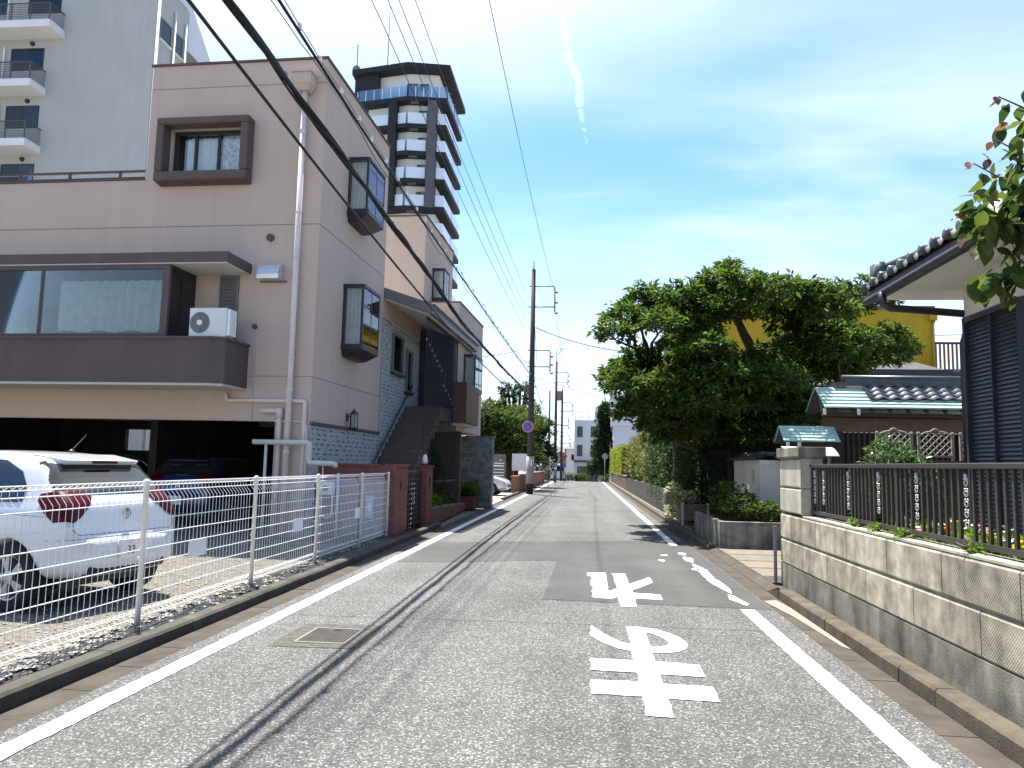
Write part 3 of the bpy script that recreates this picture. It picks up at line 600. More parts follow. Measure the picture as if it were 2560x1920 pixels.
# stair up along the wall, iron grille, door, awning
st = bx(.03,1.0,1.2,2.2,.0,.05).build('stair', m_step, B)
for k in range(17): bx(.031,1.05,2.15+k*.29,2.15+(k+1)*.29+.02 if k < 16 else 8.34,max(0,.05+(k-1)*.18),.05+(k+1)*.182).build('step', m_step, st, bevel=.006)
hr = MB().tube([(.10,3.3,1.15),(.10,7.3,3.78)], .022, 8)
for t in (0,.33,.66,1.): v = 3.4+3.8*t; hr.tube([(.10,v,1.22+2.5*t),(.03,v,1.17+2.5*t)], .01, 6)
hr.build('handrail', m_black, B, True)
mb = MB(); holed(mb, .03, 1.08, 3.1, 5.6, [(.2,.95,3.15,5.1)], 8.36, 8.5); mb.build('entrance_wall', m_navy, B); d = bx(.2,.95,8.42,8.46,3.15,5.1).build('door', m_black, B); bx(.8,.83,8.38,8.42,4.0,4.3).build('door_handle', m_steel, d)
for v0_, v1_, z0_, z1_ in ((5.3,6.35,3.95,5.0),(6.75,7.35,3.55,4.75)):
    f = MB(); holed(f, v0_, v1_, z0_, z1_, [(v0_+.05,v1_-.05,z0_+.05,z1_-.05)], .018, .09, 'x'); f = f.build('window', m_framelt, B); bx(.03,.036,v0_+.05,v1_-.05,z0_+.05,z1_-.05).build('pane', m_glassdk, f); bx(.019,.12,v0_-.04,v1_+.04,z0_-.06,z0_-.001).build('sill', m_frame, f)
bx(.018,.05,5.1,8.3,5.22,5.26).build('soffit_batten', m_cream, B)
gr_ = MB().box(1.06,1.10,4.85,9.0,1.02,1.06).build('iron_grille', m_black, B); bx(1.06,1.10,4.85,9.0,5.30,5.34).build('top_rail', m_black, gr_)
tw = MB(); n = 60; vs = []
for k in range(n+1):
    z = 1.06+4.24*k/n; a = k*.55
    for q in range(4): vs.append((1.08+.014*math.cos(a+q*1.5708), .014*math.sin(a+q*1.5708), z))
tw.add(vs, [(k*4+q, k*4+(q+1) % 4, (k+1)*4+(q+1) % 4, (k+1)*4+q) for k in range(n) for q in range(4)]); tme = tw.mesh('bar', m_black)
for k in range(17): inst('bar', tme, gr_, (0, 4.9+k*.25, 0))
kme = MB().lathe([(0,-.05),(.035,-.02),(.035,.02),(0,.05)], (1.08,0,0), 8).mesh('knot', m_framelt)
for k in range(13): inst('knot', kme, gr_, (0, 4.9+(k*2)*.155, 4.75-.10*k if k < 7 else 3.75-.10*(k-7)))
aw = MB().prism([(-.02,6.06),(1.28,5.62),(1.30,5.38),(1.22,5.36),(-.02,5.80)], 4.51, 11.4, 'y').build('awning', m_framelt, B)
MB().hexa([(.03,4.55,5.74),(1.2,4.55,5.325),(1.2,11.35,5.325),(.03,11.35,5.74),(.03,4.55,5.777),(1.2,4.55,5.36),(1.2,11.35,5.36),(.03,11.35,5.777)]).build('soffit', m_cream, aw); MB().tube([(1.33,4.5,5.60),(1.33,11.45,5.60)], .03, 8).build('gutter', m_steel, aw, True)
# rear blocks of the same house
mb = MB().box(-8,-.36,10.05,14.5,5.6,9.8); mb.box(-.3599,1.08,9.05,13.5,2.58,6.62).box(-6,-.36,9.05,10.049,2.58,5.6); mb.build('rear_wall', m_pink, B)
bx(-8.02,-.33,10.02,14.53,9.80,9.85).build('roof_cap', m_brown, B); bx(-.355,1.11,9.02,13.53,6.621,6.66).build('roof_cap', m_brown, B)
bay(11.2, 12.0, 7.15, 8.3, .42, B, 30, -.36); bay(10.0, 11.3, 3.9, 5.1, .38, B, 40, 1.08)
bb = MB().box(.85,1.5,8.45,9.03,2.78,4.02).box(1.082,1.5,9.031,10.6,2.78,4.02).build('bay_box', M('red_brown_panel', (.115,.055,.045), .6, .1, 4), B, bevel=.01)
bx(.95,1.40,8.55,10.4,2.70,2.779).build('box_bracket', m_cream, bb)
mb = MB().box(-6,1.0,10.2,10.4,0,2.57).box(-.2,.0,8.5,10.19,0,2.57); mb.build('undercroft_wall', m_step, B)
mb = MB().box(-.15,1.66,12.62,13.0,0,2.44); mb.build('stone_wall_core', m_slatedk, B)
mb = MB(); r = random.Random(4); z = .0
while z < 2.46:
    h = r.uniform(.05,.10); v = -.16
    while v < 1.68:
        L_ = r.uniform(.18,.45); mb.box(v, min(1.69, v+L_-.006), 12.585-r.random()*.05, 12.62, z, z+h-.004); v += L_
    for q in np.arange(12.62,13.0,.2): mb.box(1.66,1.675+r.random()*.025,q,q+.19,z,z+h-.004)
    z += h
mb.build('split_stone_facing', m_stone, B, kind='stuff'); bx(-.2,1.72,12.56,13.03,2.47,2.52).build('stone_wall_cap', m_stone, B)
# air conditioner resting on the balcony coping
ac = thing('air_conditioner', 'white air conditioner outdoor unit with round fan on the brown balcony', 'air conditioner', tuple(Matrix.Rotation(BA,3,'Z') @ Vector((-1.70,-.80,3.83))+Vector((-5.4,14.7,0))), BA)
case = MB(); n = 28; cx_, cz_, rr = -.20, .28, .205
ring = [(cx_+rr*math.cos(6.2832*k/n), cz_+rr*math.sin(6.2832*k/n)) for k in range(n)]
fv = [(-.41,.01),(.33,.01),(.33,.56),(-.41,.56)]
tri = geometry.tessellate_polygon([[Vector((*p,0)) for p in fv],[Vector((*p,0)) for p in ring]]); allp = fv+ring
case.add([(p[0],-.15,p[1]) for p in allp], [tuple(t) for t in tri])
case.add([(p[0],-.15,p[1]) for p in ring]+[(p[0],-.08,p[1]) for p in ring], [(k,(k+1) % n,(k+1) % n+n,k+n) for k in range(n)]+[tuple(range(n,2*n))])
case.add([(-.41,-.15,.01),(.33,-.15,.01),(.33,.15,.01),(-.41,.15,.01),(-.41,-.15,.56),(.33,-.15,.56),(.33,.15,.56),(-.41,.15,.56)], [(0,3,2,1),(4,5,6,7),(1,2,6,5),(2,3,7,6),(3,0,4,7)])
case.build('casing', M('ac_casing', (.66,.66,.64), .5, .05, 5), ac)
MB().lathe([(.17,0),(.20,.0),(.20,.01),(.17,.01)], (cx_,-.085,cz_), 28, 'y').build('fan_ring', m_framelt, ac)
gm = MB()
for k in range(40): a = 6.2832*k/40; gm.tube([(cx_+.055*math.cos(a),-.155,cz_+.055*math.sin(a)),(cx_+.2*math.cos(a+.15),-.155,cz_+.2*math.sin(a+.15))], .0018, 4, False)
for q in (.08,.11,.14,.17,.2): gm.tube([(cx_+q*math.cos(t),-.155,cz_+q*math.sin(t)) for t in np.linspace(0,6.2832,33)], .0018, 4, False)
gm.build('grille', M('grey_grille', (.4,.4,.39), .5), ac); MB().lathe([(.0,-.02),(.05,-.015),(.055,0)], (cx_,-.152,cz_), 20, 'y').build('hub', m_white, ac)
fb = MB()
for k in range(3): a = 2.094*k; fb.hexa([(cx_+.05*math.cos(a),-.11,cz_+.05*math.sin(a)),(cx_+.19*math.cos(a-.35),-.125,cz_+.19*math.sin(a-.35)),(cx_+.19*math.cos(a+.45),-.095,cz_+.19*math.sin(a+.45)),(cx_+.05*math.cos(a+.5),-.10,cz_+.05*math.sin(a+.5))]*1+[(cx_+.05*math.cos(a),-.105,cz_+.05*math.sin(a)),(cx_+.19*math.cos(a-.35),-.12,cz_+.19*math.sin(a-.35)),(cx_+.19*math.cos(a+.45),-.09,cz_+.19*math.sin(a+.45)),(cx_+.05*math.cos(a+.5),-.095,cz_+.05*math.sin(a+.5))])
fb.build('fan_blade', m_framelt, ac); bx(.331,.40,-.13,.13,.03,.54).build('side_cover', m_white, ac, bevel=.01); MB().tube([(.40,0,.3),(.44,0,.3),(.45,0,.25),(.45,0,.15),(.40,0,.12)], .012, 8).build('handle', m_white, ac, True)
for x in (-.35,.2): bx(x,x+.06,-.17,.17,-.002,.009).build('foot', m_framelt, ac)
# wall lantern
wl = thing('wall_lantern', 'black iron wall lantern with frosted panes above the slate ledge', 'lantern', tuple(Matrix.Rotation(BA,3,'Z') @ Vector((0,2.1,2.30))+Vector((-5.4,14.7,0))), BA)
bx(.001,.03,-.05,.05,.14,.30).build('back_plate', m_black, wl); MB().tube([(.03,0,.24),(.1,0,.24),(.17,0,.20),(.17,0,.15)], .012, 8).build('arm', m_black, wl, True)
lb = MB()
for k in range(6): a = 1.0472*k; lb.tube([(.17+.085*math.cos(a),.085*math.sin(a),-.02),(.17+.085*math.cos(a),.085*math.sin(a),.30)], .008, 5)
lb.lathe([(.01,-.07),(.05,-.055),(.1,-.02),(.1,-.01)], (.17,0,0), 6).lathe([(.105,.29),(.105,.30),(.05,.36),(.012,.39),(.012,.42),(0,.43)], (.17,0,0), 6)
lb.build('cage', m_black, wl); MB().lathe([(.07,-.01),(.07,.29)], (.17,0,0), 6).build('frosted_glass', M('frosted', (.4,.42,.42), .4), wl)
# low shed seen through the open end of the garage
sh = thing('garden_shed', 'pale shed with a window seen through the open garage', 'shed', (-14.5,33.0,0), BA)
mb = MB(); holed(mb, -3, 3, 0, 2.6, [(-.2,1.2,1.3,2.1)], 0, .1); mb.box(-3,3,.3,2,0,2.6); mb.build('wall', m_cream, sh); bx(-.2,1.2,.04,.05,1.3,2.1).build('window', m_glassdk, sh); bx(-3.2,3.2,-.4,2.2,2.6,2.72).build('roof', m_greyroof, sh)
# ================================================================== white mesh fence
FX = -3.9
fence = thing('mesh_fence', 'white welded wire mesh fence along the gravel yard', 'fence', (FX,4.3,.04))
posts = [-2.5,-.25,2.05,4.3,6.55,8.85,11.0,13.25,15.05]
pme = MB().lathe([(.024,-.1),(.024,1.275),(.03,1.276),(.03,1.295),(.012,1.31),(0,1.311)], n=12).mesh('post', m_white, True)
for y in posts: inst('post', pme, fence, (.03, y-4.3, 0))
for y0, y1 in zip(posts[:-1], posts[1:]):
    pn = MB(); a0, a1 = y0-4.3, y1-4.3
    for k in range(int((a1-a0)/.075)):
        y = a0+.04+k*.075
        pn.tube([(0,y,.10),(-.045,y,.135),(0,y,.17),(0,y,1.13),(-.055,y,1.20),(-.055,y,1.25),(0,y,1.285),(.015,y,1.27)], .003, 4, False)
    p = pn.build('wire_mesh', m_white, fence, kind='stuff')
    for dx, z in ((.004,.10),(-.045,.135),(.004,.17),(.004,.30),(.004,.43),(.004,.56),(.004,.69),(.004,.82),(.004,.95),(.004,1.10),(-.055,1.20),(-.055,1.25),(.004,1.285)):
        MB().tube([(dx,a0,z),(dx,a1,z)], .005, 5).build('horizontal_wire', m_white, p)
    for z in (.14,.62,1.22): bx(.0,.03,a0-.02,a0+.02,z-.012,z+.012).build('clamp', m_white, fence)
for k, (y, z, s1, s2) in enumerate(((7.58,.605,.34,.17),(10.33,.625,.33,.17),(13.12,.62,.34,.18))):
    o = bx(-.004,.0,-s1/2,s1/2,-s2/2,s2/2).build('fence_plate', m_white, loc=(FX+.012,y,z+.04)); tag(o, ('blank white plate wired to the fence behind the white hatchback bumper', 'blank white plate wired to the fence before the drain pipes', 'blank white plate wired to the fence beside the last panel post')[k], 'plate', 'blank plates wired to the mesh fence')
# ================================================================== brickwork
def brick_box(mb, x0, x1, y0, y1, z0, z1, faces='xXyY', L=.21, H=.07, j=.009, pr=.008):
    n = max(1, int(round((z1-z0)/H))); h = (z1-z0)/n
    for k in range(n):
        za, zb = z0+k*h+j/2, z0+(k+1)*h-j/2; off = (k % 2)*L/2
        for f in faces:
            a0, a1 = (y0, y1) if f in 'xX' else (x0, x1); a = a0-off
            while a < a1-.01:
                p, q = max(a0, a)+j/2, min(a1, a+L)-j/2
                if q-p > .02:
                    if f == 'x': mb.box(x0-pr,x0,p,q,za,zb)
                    if f == 'X': mb.box(x1,x1+pr,p,q,za,zb)
                    if f == 'y': mb.box(p,q,y0-pr,y0,za,zb)
                    if f == 'Y': mb.box(p,q,y1,y1+pr,za,zb)
                a += L
    return mb
bw = thing('brick_wall', 'red brick garden wall with rendered lower face and gate pier end', 'wall', (-4.0,15.2,0))
MB().box(-1.36,.0,0,.22,0,1.18).build('render', M('mauve_render', (.33,.26,.245), .9, .06, 2, streak=.12), bw)
MB().box(-1.36,.0,.01,.21,1.181,1.46).box(.001,.23,.001,1.09,0,1.46).build('mortar_core', m_mortar, bw)
brick_box(MB(), -1.36, .0, .01, .21, 1.181, 1.46, 'yY').build('brickwork', m_brick, bw, kind='stuff')
brick_box(MB(), .001, .23, .001, 1.09, 0, 1.46, 'XyYx').build('brickwork', m_brick, bw, kind='stuff')
me = MB().box(-.10,.10,-.03,.26,1.461,1.50).mesh('coping_brick', m_brick)
for k in range(6): inst('coping_brick', me, bw, (-1.25+k*.212, 0, 0))
me = MB().box(-.04,.27,-.10,.10,1.461,1.50).mesh('coping_brick', m_brick)
for k in range(5): inst('coping_brick', me, bw, (0, .13+k*.208, 0))
bx(.24,.262,.42,.56,1.0,1.14).build('vent_plate', m_black, bw)
gp = thing('gate_pier', 'red brick gate pier beside the dark shrub, with intercom', 'gate pier', (-3.86,18.45,0))
MB().box(-.13,.13,-.36,.36,0,1.44).build('mortar_core', m_mortar, gp); brick_box(MB(), -.13, .13, -.36, .36, 0, 1.44).build('brickwork', m_brick, gp, kind='stuff'); bx(-.16,.16,-.39,.39,1.441,1.48).build('cap', m_brick, gp)
bx(.139,.17,-.05,.10,1.05,1.2).build('intercom', m_black, gp); bx(.139,.155,-.02,.08,.85,1.0).build('mail_slot', m_black, gp)
pl = thing('pier_lamp', 'small white dome lamp on the brick gate pier', 'lamp', (-3.86,18.45,1.48)); MB().lathe([(.07,0),(.07,.03),(.05,.04)], n=14).build('base', m_black, pl); MB().lathe([(.065,.041),(.07,.1),(.06,.2),(.03,.26),(0,.27)], n=14).build('globe', M('opal_glass', (.8,.8,.78), .25), pl, True)
ig = thing('iron_gate', 'black wrought iron gate between the brick piers', 'gate', (-3.87,16.35,.06))
g = MB().box(-.02,.02,.01,.05,0,1.30).box(-.02,.02,1.68,1.72,0,1.30).box(-.02,.02,.051,1.679,0,.04).box(-.02,.02,.051,1.679,1.26,1.30); g.build('frame', m_black, ig)
for k in range(13): MB().tube([(0,.14+k*.12,.04),(0,.14+k*.12,1.26)], .009, 6).build('bar', m_black, ig)
for z in np.arange(.12,1.25,.11): MB().tube([(.015,.06+i*.06,z+.03*math.sin(i*1.57)) for i in range(27)], .010, 5).build('scroll', m_black, ig, True)
bx(.02,.06,.78,.9,.6,.75).build('latch', m_steel, ig)
gm_ = thing('gas_meter', 'white gas meter with pipes on the rendered wall behind the fence', 'meter', (-5.12,15.19,0))
bx(-.19,.15,-.20,-.01,.86,1.13).build('housing', m_white, gm_, bevel=.03); MB().tube([(-.12,-.1,.87),(-.12,-.1,.05)], .022, 8).tube([(.11,-.1,.87),(.11,-.1,.55),(.10,-.1,.45),(.0,-.1,.40),(-.1,-.1,.45)], .02, 8).tube([(.2,-.05,1.30),(.2,-.05,.05)], .028, 8).build('pipe', m_white, gm_, True); MB().lathe([(.06,-.01),(.06,0)], (0,-.205,1.0), 12, 'y').build('dial', m_framelt, gm_)
nt = thing('wall_notice', 'pale blue notice board with a white mark on the rendered wall', 'notice', (-4.27,15.18,.42)); bx(-.085,.085,-.012,0,0,.45).build('board', M('pale_blue_board', (.45,.5,.62), .5), nt); bx(-.02,.035,-.015,-.0125,.15,.30).build('mark', m_white, nt)
# brick planter beds
pb1 = thing('brick_planter', 'long low red brick planter beside the road past the gate pier', 'planter', (-3.72,18.85,0))
MB().hexa([(-.22,.0,0),(0,.0,0),(-.35,8.2,0),(-.57,8.2,0),(-.22,0,.46),(0,0,.46),(-.35,8.2,.20),(-.57,8.2,.20)]).build('mortar_core', m_mortar, pb1)
me = MB().box(-.006,.006,-.1,.1,-.03,.03).mesh('brick', m_brick)
for k in range(39):
    t = (k*.21+.1)/8.2; hh = .46-.26*t
    for q in range(int(hh/.07)): inst('brick', me, pb1, (.002-.35*t, k*.21+.1+(.1 if q % 2 else 0), .035+q*.07), (0,0,math.atan(.35/8.2)))
bx(-1.6,-.6,.05,8.5,0,.16).build('soil', m_soil, pb1)
pb2 = thing('brick_planter', 'short red brick planter at the foot of the split stone wall', 'planter', (-4.5,26.2,0))
MB().box(-.35,.75,0,.95,0,.42).build('mortar_core', m_mortar, pb2); brick_box(MB(), -.35,.75,0,.95,0,.42,'Xy').build('brickwork', m_brick, pb2, kind='stuff'); bx(-.3,.7,.05,.9,.42,.44).build('soil', m_soil, pb2)
dvw = struct(MB().hexa([(-5.2,27.9,0),(-3.49,27.9,-.01),(-3.49,33.4,-.01),(-5.2,33.4,0),(-5.2,27.9,.1),(-3.49,27.9,.02),(-3.49,33.4,.02),(-5.2,33.4,.1)]).build('apron_left', m_conc))
struct(bx(-16,-3.5,33.5,41.2,-.1,.015).build('parking_apron', m_conc))
shrub('evergreen_shrub', 'tall dark green shrub against the split stone wall by the gate pier', 'shrub', (-4.35,20.6,.1), [((0,0,1.45),(.38,.5,.75)),((.1,.6,1.0),(.4,.5,.8)),((-.1,-.2,.6),(.4,.5,.5))], m_leafdk, 4200, .10, 21)
shrub('leafy_bush', 'bright green leafy bush in the brick planter next to the gate pier', 'bush', (-4.22,19.6,.1), [((0,0,.42),(.38,.55,.35)),((.05,.8,.35),(.35,.5,.3))], m_leafbr, 2600, .11, 22)
shrub('leafy_bush', 'mixed yellow green bush midway along the long brick planter', 'bush', (-4.45,22.6,.1), [((0,0,.38),(.4,.7,.35)),((0,1.2,.3),(.4,.6,.28))], m_leafmix, 2200, .11, 23)
shrub('lily_clump', 'bright strap leaved clump in the short brick planter', 'plant', (-4.35,26.6,.43), [((0,0,.2),(.5,.35,.2)),((.35,.1,.2),(.3,.3,.2))], m_leafbr, 700, .30, 24, asp=.14, stems=2)
# ================================================================== cars
def car_body():
    S_ = [(0,.42,.60,.42,.38),(.03,.34,.65,.58,.52),(.08,.30,.70,.69,.62),(.12,.29,.93,.735,.67),(.17,.28,1.02,.77,.66),(.30,.27,1.13,.815,.645),(.50,.26,1.33,.834,.60),(.58,.25,1.395,.84,.59),(.75,.24,1.43,.84,.58),(1.2,.22,1.465,.84,.57),(1.8,.21,1.465,.84,.56),(2.3,.21,1.425,.84,.55),(2.65,.21,1.25,.838,.58),(3.02,.22,1.0,.835,.68),(3.12,.22,.955,.832,.72),(3.5,.24,.89,.82,.70),(3.78,.27,.78,.78,.64),(3.91,.31,.67,.70,.55),(3.97,.40,.56,.56,.42)]
    L = 3.97; rings = []
    for s, zb, zt, w_, wr in S_:
        belt = min(.93, zt-.04); h = [(0,zb),(w_*.72,zb),(w_*.95,zb+.06),(w_,zb+.25*(belt-zb)+.05),(w_,(zb+belt)/2+.06),(w_*.985,belt-.05),(w_*.955,belt),(wr+(w_*.95-wr)*.5,belt+(zt-belt)*.55),(wr+.02,zt-.045 if zt > 1.05 else zt-.02),(wr*.9,zt-.012),(wr*.5,zt-.002),(0,zt)]
        rings.append([(s-L/2, y, z) for y, z in h]+[(s-L/2, -y, z) for y, z in h[-2:0:-1]])
    n = len(rings[0]); vs = [p for r_ in rings for p in r_]; m = len(rings)
    fs = [(i*n+k, i*n+(k+1) % n, (i+1)*n+(k+1) % n, (i+1)*n+k) for i in range(m-1) for k in range(n)]+[tuple(range(n)), tuple(range((m-1)*n, m*n))]
    o = MB().add(vs, fs).build('tmp_body', None, None, True); sb = o.modifiers.new('s', 'SUBSURF'); sb.levels = sb.render_levels = 2
    cut = MB()
    for x in (.68-L/2, 3.15-L/2):
        for sgn in (-1, 1): cut.lathe([(.355,.56*sgn),(.355,1.1*sgn)], (x,0,.31), 40, 'y')
    cu = cut.build('tmp_cut', None); bo = o.modifiers.new('b', 'BOOLEAN'); bo.object = cu; bo.operation = 'DIFFERENCE'; bo.solver = 'EXACT'
    dg = bpy.context.evaluated_depsgraph_get(); dg.update(); me = bpy.data.meshes.new_from_object(o.evaluated_get(dg))
    o.modifiers.remove(bo); dg.update(); me0 = bpy.data.meshes.new_from_object(o.evaluated_get(bpy.context.evaluated_depsgraph_get()))
    bpy.data.objects.remove(o); bpy.data.objects.remove(cu); me.shade_smooth(); return me, me0
BODY, BODY0 = car_body(); BODY.name = 'car_body'
bmt = bmesh.new(); bmt.from_mesh(BODY0); BVH = BVHTree.FromBMesh(bmt)
def decal(outline, mode, off=.006, step=.045, flip=1):
    """outline in a projection plane dropped onto the body skin: side (x,z), rear (y,z), front (y,z), corner (q,z)"""
    xs = [p[0] for p in outline]; zs = [p[1] for p in outline]; pts = [Vector(p) for p in outline]; n = len(pts)
    from mathutils.geometry import delaunay_2d_cdt
    inner = []
    for x in np.arange(min(xs)+step/2, max(xs), step):
        for z in np.arange(min(zs)+step/2, max(zs), step):
            c = False
            for (x0,z0),(x1,z1) in zip(outline, outline[1:]+outline[:1]):
                if (z0 > z) != (z1 > z) and x < (x1-x0)*(z-z0)/(z1-z0)+x0: c = not c
            if c: inner.append(Vector((x,z)))
    v, e, f, *_ = delaunay_2d_cdt(pts+inner, [], [list(range(n))], 1, 1e-5)
    out = []
    for p in v:
        if mode == 'side': o, d = Vector((p[0],2*flip,p[1])), Vector((0,-flip,0))
        elif mode == 'rear': o, d = Vector((-3,p[0],p[1])), Vector((1,0,0))
        elif mode == 'front': o, d = Vector((3,p[0],p[1])), Vector((-1,0,0))
        else:
            k = .70711; o, d = Vector((p[0]*k-2.5*k, (p[0]*k+2.5*k)*flip, p[1])), Vector((k,-k*flip,0))
            if mode == 'corner_f': o, d = Vector((-(p[0]*k-2.5*k), (p[0]*k+2.5*k)*flip, p[1])), Vector((-k,-k*flip,0))
        h, nr, *_ = BVH.ray_cast(o, d)
        if h is None: h, nr, *_ = BVH.find_nearest(o+d*2.6)
        if nr.dot(d) > 0: nr = -nr
        out.append(tuple(h+nr*off))
    return MB().add(out, [tuple(q) for q in f])
m_tyre = M('tyre_rubber', (.02,.02,.02), .85, .2, 20); m_rim = M('alloy_rim', (.42,.43,.44), .35, .08, 8, metal=.6); m_tail = M('tail_lamp_red', (.06,.001,.002), .3, .7, 22, spec=.2); m_plate = M('number_plate', (.72,.73,.70), .4, .05, 8); m_chrome = M('chrome', (.6,.6,.6), .12, .05, 5, metal=1); m_trim = M('black_trim', (.02,.02,.022), .55); m_lamp = M('lamp_lens', (.55,.58,.6), .08, .1, 20, coat=1)
tyre = MB().lathe([(.205,-.085),(.27,-.10),(.305,-.085),(.312,-.05),(.312,.05),(.305,.085),(.27,.10),(.205,.085)], n=36, axis='y', caps=False).mesh('tyre', m_tyre, True)
rm = MB().lathe([(.205,.06),(.208,.075),(.19,.07),(.185,.02),(.17,-.03)], n=36, axis='y', caps=False)
for k in range(5):
    a = 1.2566*k
    for da in (-.16,.16):
        c0 = Vector((.05*math.cos(a),.07,.05*math.sin(a))); c1 = Vector((.195*math.cos(a+da),.062,.195*math.sin(a+da))); dd = (c1-c0).normalized(); nn = dd.cross(Vector((0,1,0)))*.016
        rm.hexa([tuple(c0-nn-Vector((0,.02,0))),tuple(c1-nn*1.3-Vector((0,.02,0))),tuple(c1+nn*1.3-Vector((0,.02,0))),tuple(c0+nn-Vector((0,.02,0))),tuple(c0-nn),tuple(c1-nn*1.3),tuple(c1+nn*1.3),tuple(c0+nn)])
rm.lathe([(.06,.04),(.06,.075),(.03,.082),(0,.083)], n=20, axis='y'); rim = rm.mesh('rim', m_rim); brake = MB().lathe([(0,-.03),(.17,-.03)], n=24, axis='y').mesh('wheel_back', m_black)
def text_mesh(body, size, mat, name):
    c = bpy.data.curves.new('tmp_txt', 'FONT'); c.body = body; c.size = size; c.extrude = .001; c.align_x = 'CENTER'; c.align_y = 'CENTER'; o = bpy.data.objects.new('tmp_txt', c); col.objects.link(o)
    dg = bpy.context.evaluated_depsgraph_get(); dg.update(); me = bpy.data.meshes.new_from_object(o.evaluated_get(dg)); bpy.data.objects.remove(o); me.materials.clear(); me.materials.append(mat); me.name = name; return me
def make_car(label, loc, ang, paint, group=None, zs=1.0, plate=None):
    t = thing('parked_car', label, 'car', loc, ang, group); L = 3.97
    me = BODY.copy(); me.materials.clear(); me.materials.append(paint); me.name = 'body'
    b = bpy.data.objects.new('body', me); col.objects.link(b); b.parent = t
    ch = MB()
    for x in (.68-L/2, 3.15-L/2): bx(x-.36,x+.36,-.57,.57,.2,.68).build('wheel_well', m_black, t)
    for x in (.68-L/2, 3.15-L/2):
        for s in (1,-1):
            wh = bpy.data.objects.new('wheel', tyre); col.objects.link(wh); wh.parent = t; wh.location = (x, s*.735, .312); wh.rotation_euler = (0,0,0 if s > 0 else math.pi)
            inst('rim', rim, wh); inst('wheel_back', brake, wh)
    for s in (1,-1):
        decal([(-1.36,.985),(-.10,.965),(-.10,1.36),(-.55,1.385),(-.95,1.36),(-1.22,1.26),(-1.38,1.10)], 'side', flip=s).build('side_window', m_glasscar, t, True)
        decal([(-.04,.965),(.78,.95),(.62,1.10),(.25,1.31),(-.04,1.36)], 'side', flip=s).build('side_window', m_glasscar, t, True)
        decal([(-.58,1.06),(-.70,1.085),(-.80,1.09),(-.93,1.075),(-1.0,1.03),(-.99,.95),(-.92,.85),(-.87,.81),(-.70,.815),(-.62,.90),(-.56,1.0)], 'corner', .012, .03, s).build('tail_lamp', m_tail, t, True)
        decal([(-.55,.73),(-.72,.77),(-.88,.745),(-.85,.66),(-.70,.635),(-.58,.66)], 'corner_f', .008, .03, s).build('headlight', m_lamp, t, True)
        decal([(-1.5,.31),(-1.35,.33),(-1.7,.36)], 'side', flip=s)
        mr = MB().obox((.62,s*.93,1.02), .12,.16,.11); mr.box(.6,.64,s*.84,s*.88,.97,1.0); mr.build('mirror', paint, t, bevel=.02)
        decal([(-.5,.80),(-.33,.80),(-.33,.825),(-.5,.825)], 'side', .015, flip=s).build('door_handle', paint, t)
    decal([(-.66,1.03),(.66,1.03),(.69,1.06),(.60,1.345),(.56,1.365),(-.56,1.365),(-.60,1.345),(-.69,1.06)], 'rear', .007).build('rear_window', m_glasscar, t, True)
    decal([(-.66,1.0),(.66,1.0),(.53,1.37),(-.53,1.37)], 'front', .006).build('windscreen', m_glasscar, t, True)
    decal([(-.45,.42),(.45,.42),(.4,.52),(-.4,.52)], 'front', .006).build('front_grille', m_black, t, True)
    decal([(-.60,.30),(.60,.30),(.50,.405),(-.50,.405)], 'rear', .004).build('bumper_diffuser', m_trim, t, True)
    def seam(pts, mode, flip=1, rad=.0035):
        Q = []
        for (a0, b0), (a1, b1) in zip(pts[:-1], pts[1:]):
            for u in np.linspace(0, 1, 9):
                a, b_ = a0+(a1-a0)*u, b0+(b1-b0)*u; o, d = (Vector((-3,a,b_)), Vector((1,0,0))) if mode == 'rear' else (Vector((a,2*flip,b_)), Vector((0,-flip,0)))
                h, *_ = BVH.ray_cast(o, d)
                if h is not None: Q.append(h)
        MB().tube(Q, rad, 5).build('shut_line', m_trim, t)
    seam([(-.62,1.0),(-.655,.86),(-.66,.74),(-.60,.695),(.60,.695),(.66,.74),(.655,.86),(.62,1.0)], 'rear'); seam([(-.80,.655),(-.45,.665),(.45,.665),(.80,.655)], 'rear', rad=.003)
    for s in (1,-1): seam([(-.07,.95),(-.07,.45),(.0,.32)], 'side', s); seam([(-1.02,.93),(-1.08,.72),(-.95,.5)], 'side', s); seam([(.85,.92),(.85,.5),(.8,.33)], 'side', s); seam([(-1.75,.86),(-1.0,.89),(.2,.87),(1.2,.82)], 'side', s, .0025)
    for ol in () and ([(-.665,.72),(-.657,.72),(-.63,1.0),(-.638,1.0)],[(.657,.72),(.665,.72),(.638,1.0),(.63,1.0)],[(-.66,.712),(.66,.712),(.66,.72),(-.66,.72)],[(-.40,.425),(.40,.425),(.36,.64),(.352,.64),(.385,.433),(-.385,.433),(-.352,.64),(-.36,.64)]): decal(ol, 'rear', .002, .06).build('shut_line', m_trim, t)
    sp = MB().hexa([(-1.53,-.46,1.33),(-1.15,-.5,1.36),(-1.15,.5,1.36),(-1.53,.46,1.33),(-1.57,-.47,1.378),(-1.15,-.53,1.437),(-1.15,.53,1.437),(-1.57,.47,1.378)]).build('spoiler', paint, t, bevel=.018)
    bx(-1.567,-1.54,-.16,.16,1.345,1.37).build('brake_lamp', m_tail, sp)
    an = MB().lathe([(.035,0),(.03,.02),(.01,.03)], (-1.1,0,1.452), 10).tube([(-1.1,0,1.475),(-1.28,0,1.63)], [.006,.003], 6).build('antenna', m_black, t)
    pl_ = bx(-2.02,-1.985,-.18,.18,.455,.63).build('number_plate', m_plate, t)
